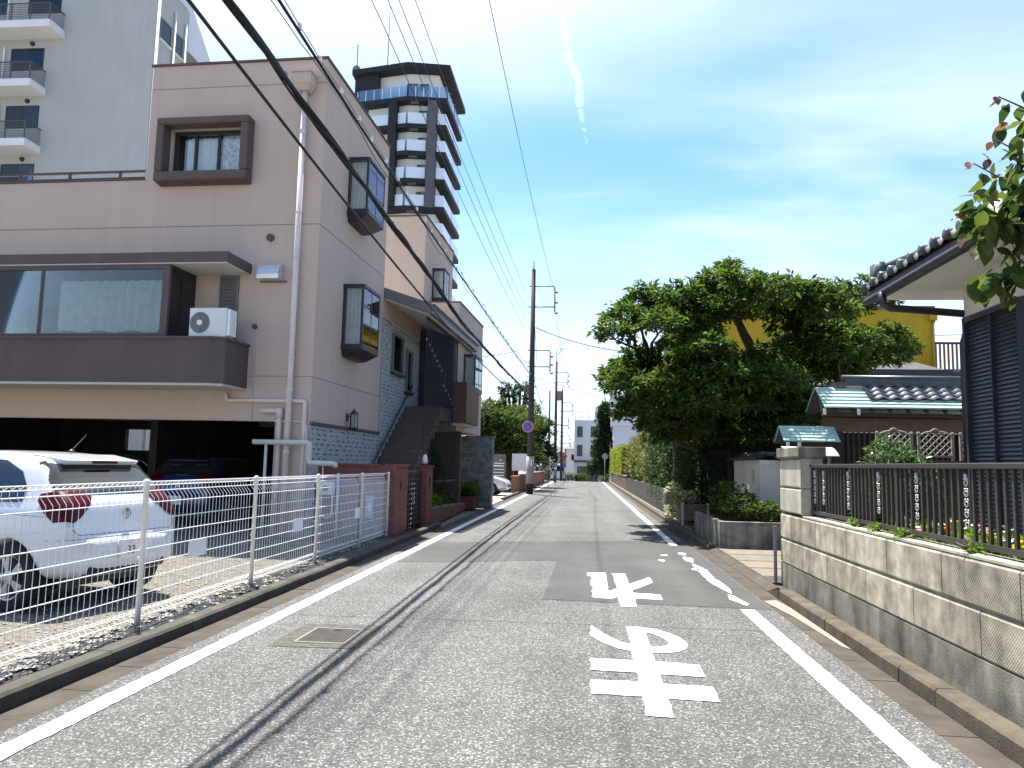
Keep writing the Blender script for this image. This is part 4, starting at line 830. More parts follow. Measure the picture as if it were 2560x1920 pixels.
    if plate:
        for body, sz, y, z in plate:
            o = inst('plate_lettering', text_mesh(body, sz, m_black, 'plate_lettering'), pl_, (-2.0215, y, z), (R(90),0,R(-90)))
    bd = MB().lathe([(.052,-.006),(.058,-.006),(.058,.0),(.052,.0),(.052,-.006)], (-1.885,0,.865), 24, 'x')
    for (a, b_) in (((-.03,.04),(-.012,-.005)),((-.012,-.005),(0,.02)),((0,.02),(.012,-.005)),((.012,-.005),(.03,.04)),((-.042,.02),(-.018,-.045)),((-.018,-.045),(0,-.005)),((0,-.005),(.018,-.045)),((.018,-.045),(.042,.02))): bd.tube([(-1.892,a[0],.865+a[1]),(-1.892,b_[0],.865+b_[1])], .005, 4)
    bd.lathe([(.0,-.003),(.055,-.003)], (-1.882,0,.865), 20, 'x'); bd.build('emblem', m_chrome, t)
    t.scale = (1,1,zs); return t
m_pwhite = M('car_paint_white', (.62,.63,.65), .25, .02, 2, spec=.5, coat=1.0); m_pblue = M('car_paint_blue', (.012,.018,.09), .25, .05, 2, spec=.5, coat=1); m_pblack = M('car_paint_black', (.012,.012,.014), .25, .05, 2, coat=1); m_psilver = M('car_paint_silver', (.56,.58,.62), .3, .03, 2, spec=.5, metal=.2, coat=1)
make_car('white hatchback with red tail lamps parked behind the mesh fence', (-6.56,8.02,.052), math.atan2(.20,-.98), m_pwhite, zs=1.05, plate=(('33', .11, .045, .525), ('6', .11, -.10, .525), ('- -', .05, .05, .60)))
make_car('dark blue car parked nose-in inside the shaded garage', (-8.75,18.0,.057), R(88), m_pblue, zs=1.05)
make_car('black car parked deep in the shaded garage beyond the hatchback', (-12.0,18.6,.057), R(88), m_pblack, zs=1.05)
make_car('silver car with its nose past the split stone wall', (-5.66,38.3,.016), R(-4), m_psilver)
# ================================================================== utility poles and cables
def pole(label, loc, H, r0=.17, r1=.105, wrap=True, frames=(), steps=True, group='utility poles along the street'):
    t = thing('utility_pole', label, 'utility pole', loc, 0, group)
    MB().tube([(0,0,-.3),(0,0,H*.5),(0,0,H)], [r0, (r0+r1)/2, r1], 16).lathe([(r1*1.05,H),(r1*.5,H+.08),(.03,H+.1),(.02,H+.55),(0,H+.56)], n=10).build('shaft', m_pole, t, True)
    if wrap:
        MB().tube([(0,0,.55),(0,0,2.0)], r0+.012, 16).build('wrap', m_polebase, t, True); bx(r0*.2,r0*.55,-r0-.016,-r0-.006,1.5,1.85).build('number_tag', m_white, t)
    if steps:
        s = MB()
        for k, z in enumerate(np.arange(2.6,H-.4,.45)): a = 0.3 if k % 2 else math.pi+.3; s.tube([(0,0,z),(.32*math.cos(a),.32*math.sin(a),z)], .009, 5)
        s.build('climbing_step', m_steel, t, kind='stuff')
    ime = MB().lathe([(.0,-.02),(.055,0),(.03,.03),(.06,.06),(.03,.09),(.055,.12),(.02,.15),(0,.16)], n=10, axis='x').mesh('insulator', m_black)
    for z0, z1, x, ni in frames:
        sg = 1 if x > 0 else -1
        f = MB().tube([(-.22*sg,-.02,z1),(x-.08*sg,-.02,z1),(x,-.02,z1-.06),(x,-.02,z0-.3)], .035, 8).tube([(-.25*sg,-.02,z0),(x,-.02,z0)], .035, 8)
        f = f.build('bracket_frame', m_steel, t, True)
        for k in range(ni): inst('insulator', ime, f, (x+.03*sg, -.02, z1-.35-(z1-z0+.0)*k/max(1, ni-1)), (0,0,0 if sg > 0 else math.pi))
    return t
P1 = pole('tall brown utility pole carrying the round no-parking sign', (-2.92,41.35,0), 12.2, .19, .11, frames=((10.15,11.3,1.18,3),(6.85,7.75,.98,3)))
d = MB().tube([(.12,-.05,9.1),(.2,-.05,8.0),(.28,-.05,6.9)], .012, 6).tube([(-.2,-.1,6.0),(0,-.22,6.5),(-.15,-.15,7.2)], .012, 6); d.build('down_lead', m_cable, P1, True)
vn = rosettes(np.array([(0.24*math.cos(a), .24*math.sin(a), 4.3+2.4*k/40) for k, a in enumerate(np.linspace(0,40,40))]), np.tile([0,0,-.3],(40,1)), 6, .10, 9)
leaf_obj('ivy', m_leafdk, *vn, P1, seed=9)
P2 = pole('dark utility pole with a T-shaped top arm beyond the no-parking pole', (-2.78,72.6,0), 11.3, .16, .10, frames=((9.35,10.35,1.1,3),))
MB().tube([(0,0,11.3),(0,0,12.6),(1.1,0,12.6)], .04, 6).tube([(.1,0,12.0),(.5,0,12.6)], .03, 5).build('top_arm', m_steel, P2)
P3 = pole('utility pole with a grey transformer can near the crossing', (-2.55,84.5,zf(84.5)), 9.9, .15, .1, wrap=False, frames=((7.6,8.6,1.1,3),(6.1,6.9,.7,2),(4.1,4.9,.9,2)))
MB().lathe([(.28,0),(.3,.05),(.3,.95),(.25,1.05),(0,1.06)], (-.38,-.1,8.8), 14).box(-.2,0,-.1,.0,9.0,9.1).build('transformer', m_steel, P3)
P4 = pole('thin utility pole with a box on the verge past the brick walls', (-3.75,80.5,zf(80.5)), 9.3, .12, .08, wrap=False)
bx(-.5,-.12,-.2,.15,5.0,5.7).build('junction_box', m_steel, P4)
P5 = pole('farthest thin utility pole beside the cream house', (-3.4,112,zf(112)), 9.5, .14, .09, wrap=False, frames=((7,8,.9,2),))
# no parking sign on the first pole
sg = thing('no_parking_sign', 'round blue no-parking sign with red ring and slash on the pole', 'road sign', (-3.06,41.10,3.58))
MB().lathe([(0,-.012),(.30,-.012),(.305,0),(0,0)], n=36, axis='y').build('disc', m_steel, sg)
def ringsec(r0, r1, y, mat, name):
    n = 40; vs = [(q*math.cos(6.2832*k/n), y, q*math.sin(6.2832*k/n)) for q in (r0, r1) for k in range(n)]
    return MB().add(vs, [(k,(k+1) % n,(k+1) % n+n,k+n) for k in range(n)]).build(name, mat, sg)
m_sred = M('sign_red', (.5,.06,.07), .45); m_sblue = M('sign_blue', (.03,.13,.55), .45)
ringsec(.285,.30,-.0135,m_white,'rim'); ringsec(.22,.285,-.0135,m_sred,'red_ring'); MB().lathe([(0,-.0132),(.22,-.0132)], n=40, axis='y').build('blue_face', m_sblue, sg)
MB().obox((0,-.015,0), .05,.002,.43, Matrix.Rotation(R(-45),3,'Y')).build('slash', m_sred, sg); bx(-.03,.25,.001,.03,-.02,.02).build('clamp', m_steel, sg)
def cable(label, pts, r, mat=None, sag=None, n=24, group='overhead cables along the left side', name='overhead_cable', extra=None):
    t = thing(name, label, 'cable', pts[0], 0, group); o = Vector(pts[0]); P = []
    for i, (a, b) in enumerate(zip(pts[:-1], pts[1:])):
        a = Vector(a); b = Vector(b); s = sag[i] if sag else 0
        for k in range(n+(i == len(pts)-2)): u = k/n; P.append(a+(b-a)*u-Vector((0,0,4*s*u*(1-u)))-o)
    MB().tube(P, r, 6).build('wire', mat or m_cable, t, True)
    if extra: extra(t, P)
    return t
def bundle(t, P):                                     # several cables lashed together, slightly loose
    r = random.Random(6); Ls = [0]
    for a, b in zip(P[:-1], P[1:]): Ls.append(Ls[-1]+(b-a).length)
    def at(s):
        for i in range(len(Ls)-1):
            if Ls[i+1] >= s: return P[i].lerp(P[i+1], (s-Ls[i])/max(1e-6, Ls[i+1]-Ls[i]))
        return P[-1]
    for k in range(4):
        ph = r.random()*6; Q = []
        for s in np.arange(0, min(Ls[-1], 70), .35): a = ph+s*(1.1+.3*k); Q.append(at(s)+Vector((.030*math.cos(a), 0, .030*math.sin(a)-.01+.018*math.sin(s*.7+k))))
        MB().tube(Q, .013, 5).build('strand', m_cable, t, True)
    lp = MB()
    for s in np.arange(.5, min(Ls[-1], 60), .62): c = at(s); lp.box(c.x-.012,c.x+.012,c.y-.03,c.y+.03,c.z+.02,c.z+.055)
    lp.build('hanger', m_steel, t, kind='stuff')
def spiral(t, P):
    Q = []; tot = 0; H_ = MB()
    for i in range(len(P)-1):
        n = max(2, int((P[i+1]-P[i]).length/.3))
        for k in range(n):
            u = k/n; tot += (P[i+1]-P[i]).length/n; Q.append(P[i].lerp(P[i+1], u)+Vector((.02*math.cos(tot*3), 0, .035+.05*abs(math.sin(tot*1.6)))))
    MB().tube(Q, .006, 4).build('messenger_wire', m_steel, t, True)
    Q2 = [q+Vector((.01,0,-.16-.05*math.sin(i*.35))) for i, q in enumerate(Q)]; MB().tube(Q2, .006, 4).build('slack_wire', m_cable, t, True)
    for i in range(2, len(Q), 3): H_.box(Q[i].x-.014,Q[i].x+.014,Q[i].y-.03,Q[i].y+.03,Q[i].z-.03,Q[i].z+.03)
    H_.build('clip', m_white, t, kind='stuff')
E1 = -22
cable('lowest single black cable running to the no-parking pole', [(-3.05,E1,5.9),(-3.0,5.2,4.96),(-3.0,19.8,4.44),(-2.95,41.2,4.75)], .017, sag=[.1,.10,.12])
cable('thick black lashed cable bundle running to the no-parking pole', [(-3.05,E1,6.0),(-3.0,5.7,5.34),(-3.0,18.3,4.95),(-2.95,41.2,5.3)], .030, sag=[.1,-.03,.08], extra=bundle)
cable('black cable with coiled wire and white clips above the lashed bundle', [(-3.05,E1,6.6),(-3.0,6.8,5.97),(-3.0,18.1,6.0),(-2.95,41.2,6.35)], .018, sag=[.1,.05,.05], extra=spiral)
for k, (z0, z1, nm) in enumerate(((9.14,8.95,'lowest'),(9.76,9.55,'second lowest'),(10.24,10.1,'second highest'),(11.07,11.0,'highest'))):
    cable('thin grey power line, %s of the four strung high along the left' % nm, [(-3.6,E1,z0+.25),(-3.6,12.5,z0),(-3.35,41.3,z1)], .0085, m_wire, sag=[.1,.22], group='thin power lines high on the left')
cable('thin grey power line meeting the top bracket of the no-parking pole', [(-2.1,E1,11.2),(-2.0,14.3,10.73),(-1.76,41.3,11.0)], .0085, m_wire, sag=[.2,.3], group='power lines on the pole brackets')
for k, z in enumerate((11.0,10.6,10.2)): cable('%s thin line between the brackets of the two street poles' % ('upper','middle','lower')[k], [(-1.76,41.4,z),(-1.70,72.6,z-1.1)], .007, m_wire, sag=[.5], group='lines between the street poles')
cable('curved black service cable from the pole into the big tree', [(-2.75,41.3,9.0),(3.4,30,5.9)], .022, sag=[.35], group='service cables to houses')
cable('black service cable from the house bay up to the pole', [(-4.15,25.3,5.05),(-3.3,36,6.9),(-2.95,41.3,7.0)], .012, sag=[.05,.1], group='service cables to houses')
cable('black service cable drooping from the pole past the house', [(-6.0,44,4.2),(-3.5,38,6.2),(-2.95,41.3,5.9)], .012, sag=[.35,.15], group='service cables to houses')
cable('service cable from the second pole into the trees, upper', [(-1.7,72.6,9.9),(4.6,52,7.0)], .012, m_wire, sag=[.3], group='service cables across the street')
cable('service cable from the second pole into the trees, lower', [(-1.7,72.6,9.5),(4.6,50,6.1)], .012, m_wire, sag=[.3], group='service cables across the street')
cable('long thin cable crossing the street from the no-parking pole', [(-2.8,41.3,6.3),(5.0,48,5.2)], .012, m_wire, sag=[.25], group='service cables across the street')
cable('cable sagging from the no-parking pole along to the transformer pole', [(-2.8,41.4,6.2),(-2.78,72.6,5.2),(-2.55,84.5,4.6)], .016, sag=[.75,.2], group='cables beyond the no-parking pole')
cable('thick cable sagging below the others past the no-parking pole', [(-2.85,41.4,5.3),(-2.78,72.6,4.4),(-2.55,84.5,3.9)], .022, sag=[.6,.2], group='cables beyond the no-parking pole')
cable('short drooping line from the transformer pole to the white building', [(-2.5,84.5,4.0),(2.0,104,3.8)], .012, sag=[.9], group='cables beyond the no-parking pole')
# ================================================================== left side beyond the house
def tree(name, label, loc, H, clumps, mat, n, leaf, seed, trunk_r=.16, cat='tree', group=None, fork=.35, per=7, twig=1, up=.15, branches=True):
    """clumps: (dx,dy,z,rx,ry,rz) relative to the trunk foot"""
    t = thing(name, label, cat, loc, 0, group); r = random.Random(seed); mb = MB()
    f = Vector((0,0,H*fork)); mb.tube([(0,0,-.1),(.03,.02,H*fork*.5),tuple(f)], [trunk_r*1.25, trunk_r, trunk_r*.8], 10); tips = []; dirs = []
    per_clump = max(3, n//(len(clumps)*per))
    for i, (x, y, z, a, b, c) in enumerate(clumps):
        e = Vector((x,y,z-c*.3)); m1 = f.lerp(e, .5)+Vector((r.uniform(-.15,.15), r.uniform(-.15,.15), (e-f).length*.12))
        if branches: mb.tube([f*(.85+.15*r.random()), m1, e], [trunk_r*.45, trunk_r*.28, trunk_r*.1], 6)
        p, d = shell_points(per_clump, (x,y,z), (a,b,c), seed*31+i, inner=.35, top=-.75); tips.append(p); dirs.append(d)
        if branches:
            for q in p[::max(1, len(p)//(6*twig))]: mb.tube([e, e.lerp(Vector(q), .5)+Vector((0,0,.05)), Vector(q)], [trunk_r*.09, trunk_r*.06, .006], 4, False)
    mb.build('trunk', m_bark, t, True); T = np.concatenate(tips); Dd = np.concatenate(dirs)
    P, D, S = rosettes(T, Dd, per, leaf, seed+1, up=up); P[:,2] = np.maximum(P[:,2], .05)
    leaf_obj('crown', mat, P, D, S, t, asp=.40, seed=seed+2); return t
r = random.Random(31)
cl = [(r.uniform(-2.4,1.5), r.uniform(-1.8,1.5), r.uniform(2.0,4.8), .85, .85, .7) for _ in range(50)]+[(-.9,0,5.2,.7,.7,.6),(-1.2,0,4.9,.7,.7,.6),(-1.9,0,3.6,.7,.7,.6)]
tree('garden_tree', 'bushy green tree behind the dark fence left of the no-parking pole', (-4.7,47.5,0), 5.2, cl, m_leaf, 26000, .21, 51, .2)
cl = [(r.uniform(-1.2,1.4), r.uniform(-1,1), r.uniform(1.6,4.6), .8, .8, .7) for _ in range(34)]
tree('garden_tree', 'dark round tree directly behind the no-parking pole', (-3.9,54,0), 4.6, cl, m_leafdk, 15000, .24, 52, .18)
# pruned bare-limbed tree
pt = thing('pruned_tree', 'hard pruned tree with bare stubby limbs and leaf tufts at the ends', 'tree', (-4.55,50,0)); mb = MB(); tips = []
for k in range(9):
    a = r.uniform(-.6,.6); x = r.uniform(-1.3,1.3); z = r.uniform(5.4,6.7); m1 = (x*.6, r.uniform(-.4,.4), 4.3+r.uniform(-.3,.3)); e = (x, r.uniform(-.5,.5), z)
    mb.tube([(0,0,2.5),(x*.25,0,3.5),m1,e], [.2,.17,.12,.07], 8); tips += [np.array(e)+rng.normal(size=3)*np.array([.16,.16,.22]) for _ in range(22)]
mb.tube([(0,0,-.1),(0,0,2.6)], [.3,.24], 10); mb.build('trunk', m_bark, pt, True); tips = np.array(tips); leaf_obj('leaf_tufts', m_leafdk, *rosettes(tips, np.tile([0,0,.4],(len(tips),1)), 7, .22, 77), pt, seed=5)
# fence, boards and low brick walls
bf = thing('board_fence', 'dark metal board fence behind the silver car', 'fence', (-4.4,43.0,0))
for k in range(11): bx(-9,0,0,.03,.25+k*.17,.25+k*.17+.15).build('fence_board', m_framelt, bf)
for x in (-8.8,-6,-3,-.05): bx(x-.04,x+.04,.031,.09,0,2.15).build('post', m_black, bf)
MB().tube([(-9,-.35,1.45),(-.1,-.35,1.45)], .03, 8).tube([(-.9,-.35,1.45),(-.9,-.35,0)], .025, 8).tube([(-7,-.35,1.45),(-7,-.35,0)], .025, 8).build('hand_rail', m_white, bf, True)
for k, (x, y, w_, z0, z1, lb) in enumerate(((-4.2,44.6,.95,1.2,2.18,'large plain white panel above the brick wall by the no-parking pole'),(-3.05,55.0,.55,1.2,2.2,'narrow white panel above the brick wall past the no-parking pole'),(-3.0,62.0,.75,1.25,2.25,'far white panel above the brick wall near the second pole'))):
    t = thing('hoarding_panel', lb, 'panel', (x,y,0), 0, 'white panels along the brick walls'); bx(0,w_,0,.04,z0,z1).build('board', m_white, t); bx(.05,.10,.041,.09,0,z1).build('post', m_steel, t); bx(w_-.1,w_-.05,.041,.09,0,z1).build('post', m_steel, t)
m_tan = M('tan_brick', (.25,.115,.075), .85, .12, 6, .2, 80)
for k, (y0, y1, h, lb) in enumerate(((42.2,46.8,.92,'low red-brown wall with pale coping beside the no-parking pole'),(47.6,56.5,.95,'low red-brown wall in the middle of the far left row'),(57.2,71.5,1.0,'low red-brown wall ending at the second pole'))):
    t = thing('low_wall', lb, 'wall', (-3.85,y0,0), 0, 'low walls on the left past the pole'); MB().box(-.15,.15,0,y1-y0,0,h-.08).build('masonry', m_tan, t); bx(-.19,.19,-.03,y1-y0+.03,h-.08,h).build('coping', m_tan, t)
shrub('verge_shrub', 'small shrub on the far left verge by the second pole', 'shrub', (-4.4,73,0), [((0,0,.7),(.6,.9,.6))], m_leafdk, 900, .2, 61)
vn_ = thing('white_van', 'white van waiting at the far crossing', 'van', (-3.0,89,zf(89)), 0)
MB().prism([(-1.9,.3),(1.9,.3),(1.95,.9),(1.35,1.15),(.9,1.95),(-1.85,1.98),(-1.95,1.7)], -.8, .8, 'x').build('body', m_pwhite, vn_, bevel=.08); bx(-.7,.7,-1.97,-1.955,1.15,1.75).build('rear_window', m_glassdk, vn_)
for x in (-.72,.72):
    for y in (-1.2,1.2): MB().lathe([(0,-.1),(.28,-.1),(.31,-.06),(.31,.06),(.28,.1),(0,.1)], (x,y,.31), 16, 'x').build('wheel', m_tyre, vn_)
    bx(x-.06,x+.06,-1.985,-1.96,.75,1.1).build('tail_lamp', m_tail, vn_)
ss = thing('stop_sign', 'red inverted triangle stop sign at the far crossing', 'road sign', (-2.35,87.0,zf(87))); MB().tube([(0,0,0),(0,0,2.9)], .03, 8).build('post', m_steel, ss); MB().prism([(-.45,2.9),(.45,2.9),(0,2.12)], -.05, -.035, 'y').build('face', m_sred, ss); MB().lathe([(0,-.05),(.28,-.05),(.28,-.035),(0,-.035)], (0,0,1.75), 20, 'y').build('round_plate', m_sblue, ss)
# ================================================================== right side: block wall with railing
wl_ = thing('block_wall', 'cream concrete block garden wall with end pier beside the road', 'wall', (2.62,10.73,0))
y1 = -14.5
bx(.0,.22,y1,0,-.1,.335).build('footing', m_concdk, wl_); bx(.022,.20,y1,-.01,.336,.985).build('mortar_core', m_concdk, wl_)
def ribmat():
    m, nt, b = newmat('ribbed_block'); N = nt.nodes.new; L = nt.links.new; g = N('ShaderNodeNewGeometry')
    sx = N('ShaderNodeSeparateXYZ'); L(g.outputs['Position'], sx.inputs[0]); a = N('ShaderNodeMath'); a.operation = 'ADD'; L(sx.outputs['Y'], a.inputs[0]); L(sx.outputs['Z'], a.inputs[1])
    m2 = N('ShaderNodeMath'); m2.operation = 'MULTIPLY'; m2.inputs[1].default_value = 240; L(a.outputs[0], m2.inputs[0]); s = N('ShaderNodeMath'); s.operation = 'SINE'; L(m2.outputs[0], s.inputs[0])
    n = N('ShaderNodeTexNoise'); n.inputs['Scale'].default_value = 5; n.inputs['Detail'].default_value = 8; n.inputs['Roughness'].default_value = .65; L(g.outputs['Position'], n.inputs['Vector'])
    r_ = N('ShaderNodeValToRGB'); e = r_.color_ramp.elements; e[0].position = .32; e[0].color = (.16,.148,.116,1); e[1].position = .62; e[1].color = (.41,.365,.275,1); L(n.outputs['Fac'], r_.inputs[0])
    oi = N('ShaderNodeObjectInfo'); mr = N('ShaderNodeMapRange'); mr.inputs['To Min'].default_value = .82; mr.inputs['To Max'].default_value = 1.12; L(oi.outputs['Random'], mr.inputs[0])
    q = N('ShaderNodeMix'); q.data_type = 'RGBA'; q.blend_type = 'MULTIPLY'; q.inputs[0].default_value = 1; L(r_.outputs[0], q.inputs[6]); L(mr.outputs[0], q.inputs[7]); mp = N('ShaderNodeMapping'); mp.inputs['Scale'].default_value = (3.5,3.5,.7); L(g.outputs['Position'], mp.inputs[0]); n5 = N('ShaderNodeTexNoise'); n5.inputs['Scale'].default_value = 1.2; n5.inputs['Detail'].default_value = 6; L(mp.outputs[0], n5.inputs['Vector']); r5 = N('ShaderNodeMapRange'); r5.inputs['From Min'].default_value = .35; r5.inputs['From Max'].default_value = .62; r5.inputs['To Min'].default_value = .62; r5.inputs['To Max'].default_value = 1.1; L(n5.outputs['Fac'], r5.inputs[0]); q5 = N('ShaderNodeMix'); q5.data_type = 'RGBA'; q5.blend_type = 'MULTIPLY'; q5.inputs[0].default_value = 1; L(q.outputs[2], q5.inputs[6]); L(r5.outputs[0], q5.inputs[7]); L(q5.outputs[2], b.inputs['Base Color'])
    n2 = N('ShaderNodeTexNoise'); n2.inputs['Scale'].default_value = 130; n2.inputs['Detail'].default_value = 3; L(g.outputs['Position'], n2.inputs['Vector']); ad = N('ShaderNodeMath'); ad.operation = 'MULTIPLY_ADD'; L(n2.outputs['Fac'], ad.inputs[0]); ad.inputs[1].default_value = 4.0; L(s.outputs[0], ad.inputs[2])
    bp = N('ShaderNodeBump'); bp.inputs['Strength'].default_value = .22; bp.inputs['Distance'].default_value = .003; L(ad.outputs[0], bp.inputs['Height']); L(bp.outputs[0], b.inputs['Normal']); b.inputs['Roughness'].default_value = .92; return m
m_block = ribmat(); m_blockcap = M('block_plain', (.36,.335,.27), .92, .2, 4, .2, 90, streak=.3)
def blk(y0, y1_, z0, z1, mat=m_block, x0=.0, x1=.215, nm='block'):
    c = .02; p = [(x0+c,z0+.004),(x1,z0+.004),(x1,z1-.004),(x0+c,z1-.004),(x0,z1-.004-c),(x0,z0+.004+c)]
    return MB().prism(p, y0+.006, y1_-.006, 'y').build(nm, mat, wl_)
P_ = 1.042
yy = [-.53-1.04*k for k in range(14)]                                   # joints of the upper course
a = 0.0
for b_ in yy: blk(b_, a, .66, .985); a = b_
a = 0.0
for b_ in [-1.03-1.05*k for k in range(14)]: blk(b_, a, .336, .659); a = b_
for k in range(14): bx(.01,.205,-1.02-(k+1)*.98+.004,-1.02-k*.98-.004,.986,1.005).build('top_course', m_blockcap, wl_)
for z0, z1, sp in ((1.006,1.33,None),(1.331,1.70,-.53)):
    if sp is None: blk(-1.01, 0, z0, z1, m_blockcap, 0, .26, 'pier_block')
    else: blk(-1.01, sp, z0, z1, m_blockcap, 0, .26, 'pier_block'); blk(sp, 0, z0, z1, m_blockcap, 0, .26, 'pier_block')
pc = MB().box(-.035,.295,-1.045,.035,1.72,1.84).hexa([(.0,-1.01,1.701),(.26,-1.01,1.701),(.26,0,1.701),(0,0,1.701),(-.035,-1.045,1.7199),(.295,-1.045,1.7199),(.295,.035,1.7199),(-.035,.035,1.7199)]).build('pier_cap', m_concdk, wl_, bevel=.006)
MB().tube([(-.06,.06,-.0),(-.06,.06,.78)], .022, 10).box(-.085,-.035,.035,.085,.78,.80).build('steel_stop_post', m_steel, wl_)
# railing on the wall
rl_ = thing('garden_railing', 'dark brown picket railing with silver scroll ornaments on the block wall', 'railing', (2.75,9.72,1.005))
m_rail = M('railing_bronze', (.034,.03,.028), .5, .15, 6, spec=.5)
MB().box(-.03,.03,-13,-.0,.585,.625).build('top_rail', m_rail, rl_, bevel=.006); MB().box(-.022,.022,-13,-.0,.035,.075).build('bottom_rail', m_rail, rl_)
bme = MB().box(-.011,.011,-.015,.015,.076,.584).mesh('picket', m_rail); sc = MB()
for k in range(5):
    z = .16+k*.075
    for s in (-1,1):
        pts = [(0, s*(.004+.022*math.sin(t)), z+.037*math.sin(t*.5)*1.0) for t in np.linspace(0,3.14,7)]; sc.tube(pts, .006, 5)
        sc.tube([(0, s*.018+.010*math.cos(t), z+.045+.012*math.sin(t)) for t in np.linspace(0,5,8)], .005, 5)
sc.lathe([(0,.50),(.016,.515),(.012,.53),(.018,.54),(0,.555)], n=8); sme = sc.mesh('scroll_ornament', M('silver_scroll', (.45,.45,.44), .35, .2, 20, metal=.6), True)
y = -.05; k = 0; ornaments = [9.72-q for q in (9.60,9.35-.13,8.5-.14,7.66-.14,6.81-.14,5.96-.14,5.11-.14,4.26-.14)]
scr = [-(9.72-q) for q in (9.60,9.26,8.42,7.58,6.74,5.90,5.06,4.22,3.4)]
while y > -12.9:
    if min(abs(y-q) for q in scr) > .055: inst('picket', bme, rl_, (0,y,0))
    y -= .105
for q in scr: inst('scroll_ornament', sme, rl_, (0,q,.0))
for q in (-.05,-2.6,-5.15,-7.7): bx(-.02,.02,q-.025,q+.025,-.02,.6).build('post', m_rail, rl_)
# garden behind the wall
gd = struct(bx(2.845,4.6,-3.5,9.6,.0,.88).build('garden_soil', m_soil))
shrub('garden_shrub', 'glossy green shrub rising above the dark railing', 'shrub', (3.42,8.75,.88), [((0,0,.55),(.33,.35,.42)),((-.12,.1,.75),(.22,.25,.3)),((.1,-.1,.5),(.3,.35,.35))], m_leafgloss, 2400, .075, 71, stems=7)
shrub('garden_shrub', 'low dark shrub behind the railing next to the wall pier', 'shrub', (3.2,9.35,.88), [((0,0,.35),(.3,.22,.35))], m_leafdk, 1100, .07, 72)
m_pet = {}
for nm, c in dict(white=(.75,.73,.72), orange=(.75,.16,.01), yellow=(.7,.48,.02), pink=(.6,.3,.32)).items(): m_pet[nm] = M('petal_'+nm, c, .7, .1, 30)
def flower(nm, loc, seed):
    r = random.Random(seed); t = thing('flower_plant', {'white':'white flowering plant in the bed behind the railing', 'orange':'orange marigold in the bed behind the railing', 'yellow':'yellow flowering plant in the bed behind the railing', 'pink':'pale pink flowering plant in the bed behind the railing'}[nm], 'flower', loc, r.random()*6, nm+' flowers in the garden bed')
    h = r.uniform(.10,.24); pts = []; st_ = MB()
    for k in range(4):
        p = (r.uniform(-.07,.07), r.uniform(-.07,.07), h*r.uniform(.7,1.1)); st_.tube([(0,0,-.01),(p[0]*.5,p[1]*.5,h*.5),p], .004, 4)
        for q in range(7):
            a = .8976*q; pts.append((p, (math.cos(a), math.sin(a), .35)))
    st_.build('stem', m_leafbr_s, t); leaf_obj('petals', m_pet[nm], np.array([p for p, _ in pts]), np.array([d_ for _, d_ in pts]), np.full(len(pts), .042), t, asp=.9, seed=seed)
    a, b_, s = rosettes(np.array([(r.uniform(-.05,.05), r.uniform(-.05,.05), r.uniform(.02,h*.8)) for _ in range(8)]), np.tile([0,0,.3],(8,1)), 6, .06, seed); a[:,2] = np.maximum(a[:,2], .005)
    leaf_obj('leaves', m_leafbr, a, b_, s, t, asp=.5, seed=seed)
m_leafbr_s = M('stem_green', (.06,.12,.03), .7)
r = random.Random(12)
for k in range(34):
    y_ = r.uniform(4.9,8.1); nm = r.choice(['white','white','white','yellow','pink','orange'] if y_ > 5.6 else ['yellow','white','orange','yellow'])
    flower(nm, (r.uniform(2.95,3.75), y_, .88), 300+k)
shrub('ground_cover', 'bright green low foliage of the flower bed under the railing', 'plant', (3.35,6.5,.88), [((0,-1.6,.06),(.45,.9,.10)),((0,0,.06),(.45,.9,.10)),((0,1.3,.06),(.4,.8,.10))], m_leafbr, 5200, .075, 73, stems=0+1)
for k, (x, y, z) in enumerate(((2.70,8.1,1.0),(2.69,7.55,1.0),(2.70,6.9,1.0),(2.70,5.7,1.0))): shrub('wall_weed', 'small weed on the wall top under the railing, %s from the pier' % ('first','second','third','fourth')[k], 'weed', (x,y,z), [((0,0,.03),(.05,.12,.03))], m_leafbr, 60, .05, 80+k, 'weeds on the wall top', stems=1)
# ================================================================== neighbouring house with navy siding
hs = thing('tiled_house', 'white house with navy ribbed siding and grey tiled eaves', 'house', (4.2,8.88,0))
MB().box(0.03,6,-14,0,0,3.28).build('wall', m_navy, hs); MB().box(.0,6,-14,.02,3.281,3.62).build('plaster_band', m_housewhite, hs)
sd = MB(); z = .6
me = MB().prism([(.0,.0),(-.022,.003),(-.02,.009),(.0,.044)], -.0, 1.0, 'y').mesh('siding_board', m_siding)
for k in range(60):
    zz_ = .62+k*.045
    if zz_ < 3.22: inst('siding_board', me, hs, (.029,-1.06,zz_), (0,0,0), (1,.50,1)); inst('siding_board', me, hs, (.029,-.53,zz_), (0,0,0), (1,.50,1))
bx(-.02,.029,-.555,-.535,.6,3.25).box(-.03,.029,-.03,.015,.6,3.27).box(-.03,.029,-1.10,-1.07,.6,3.27).box(-.03,.029,-1.10,.015,3.22,3.279).build('siding_trim', m_siding, hs)
MB().box(-.06,.029,-14,-1.12,.7,3.25).build('shutter_box', m_navy, hs)
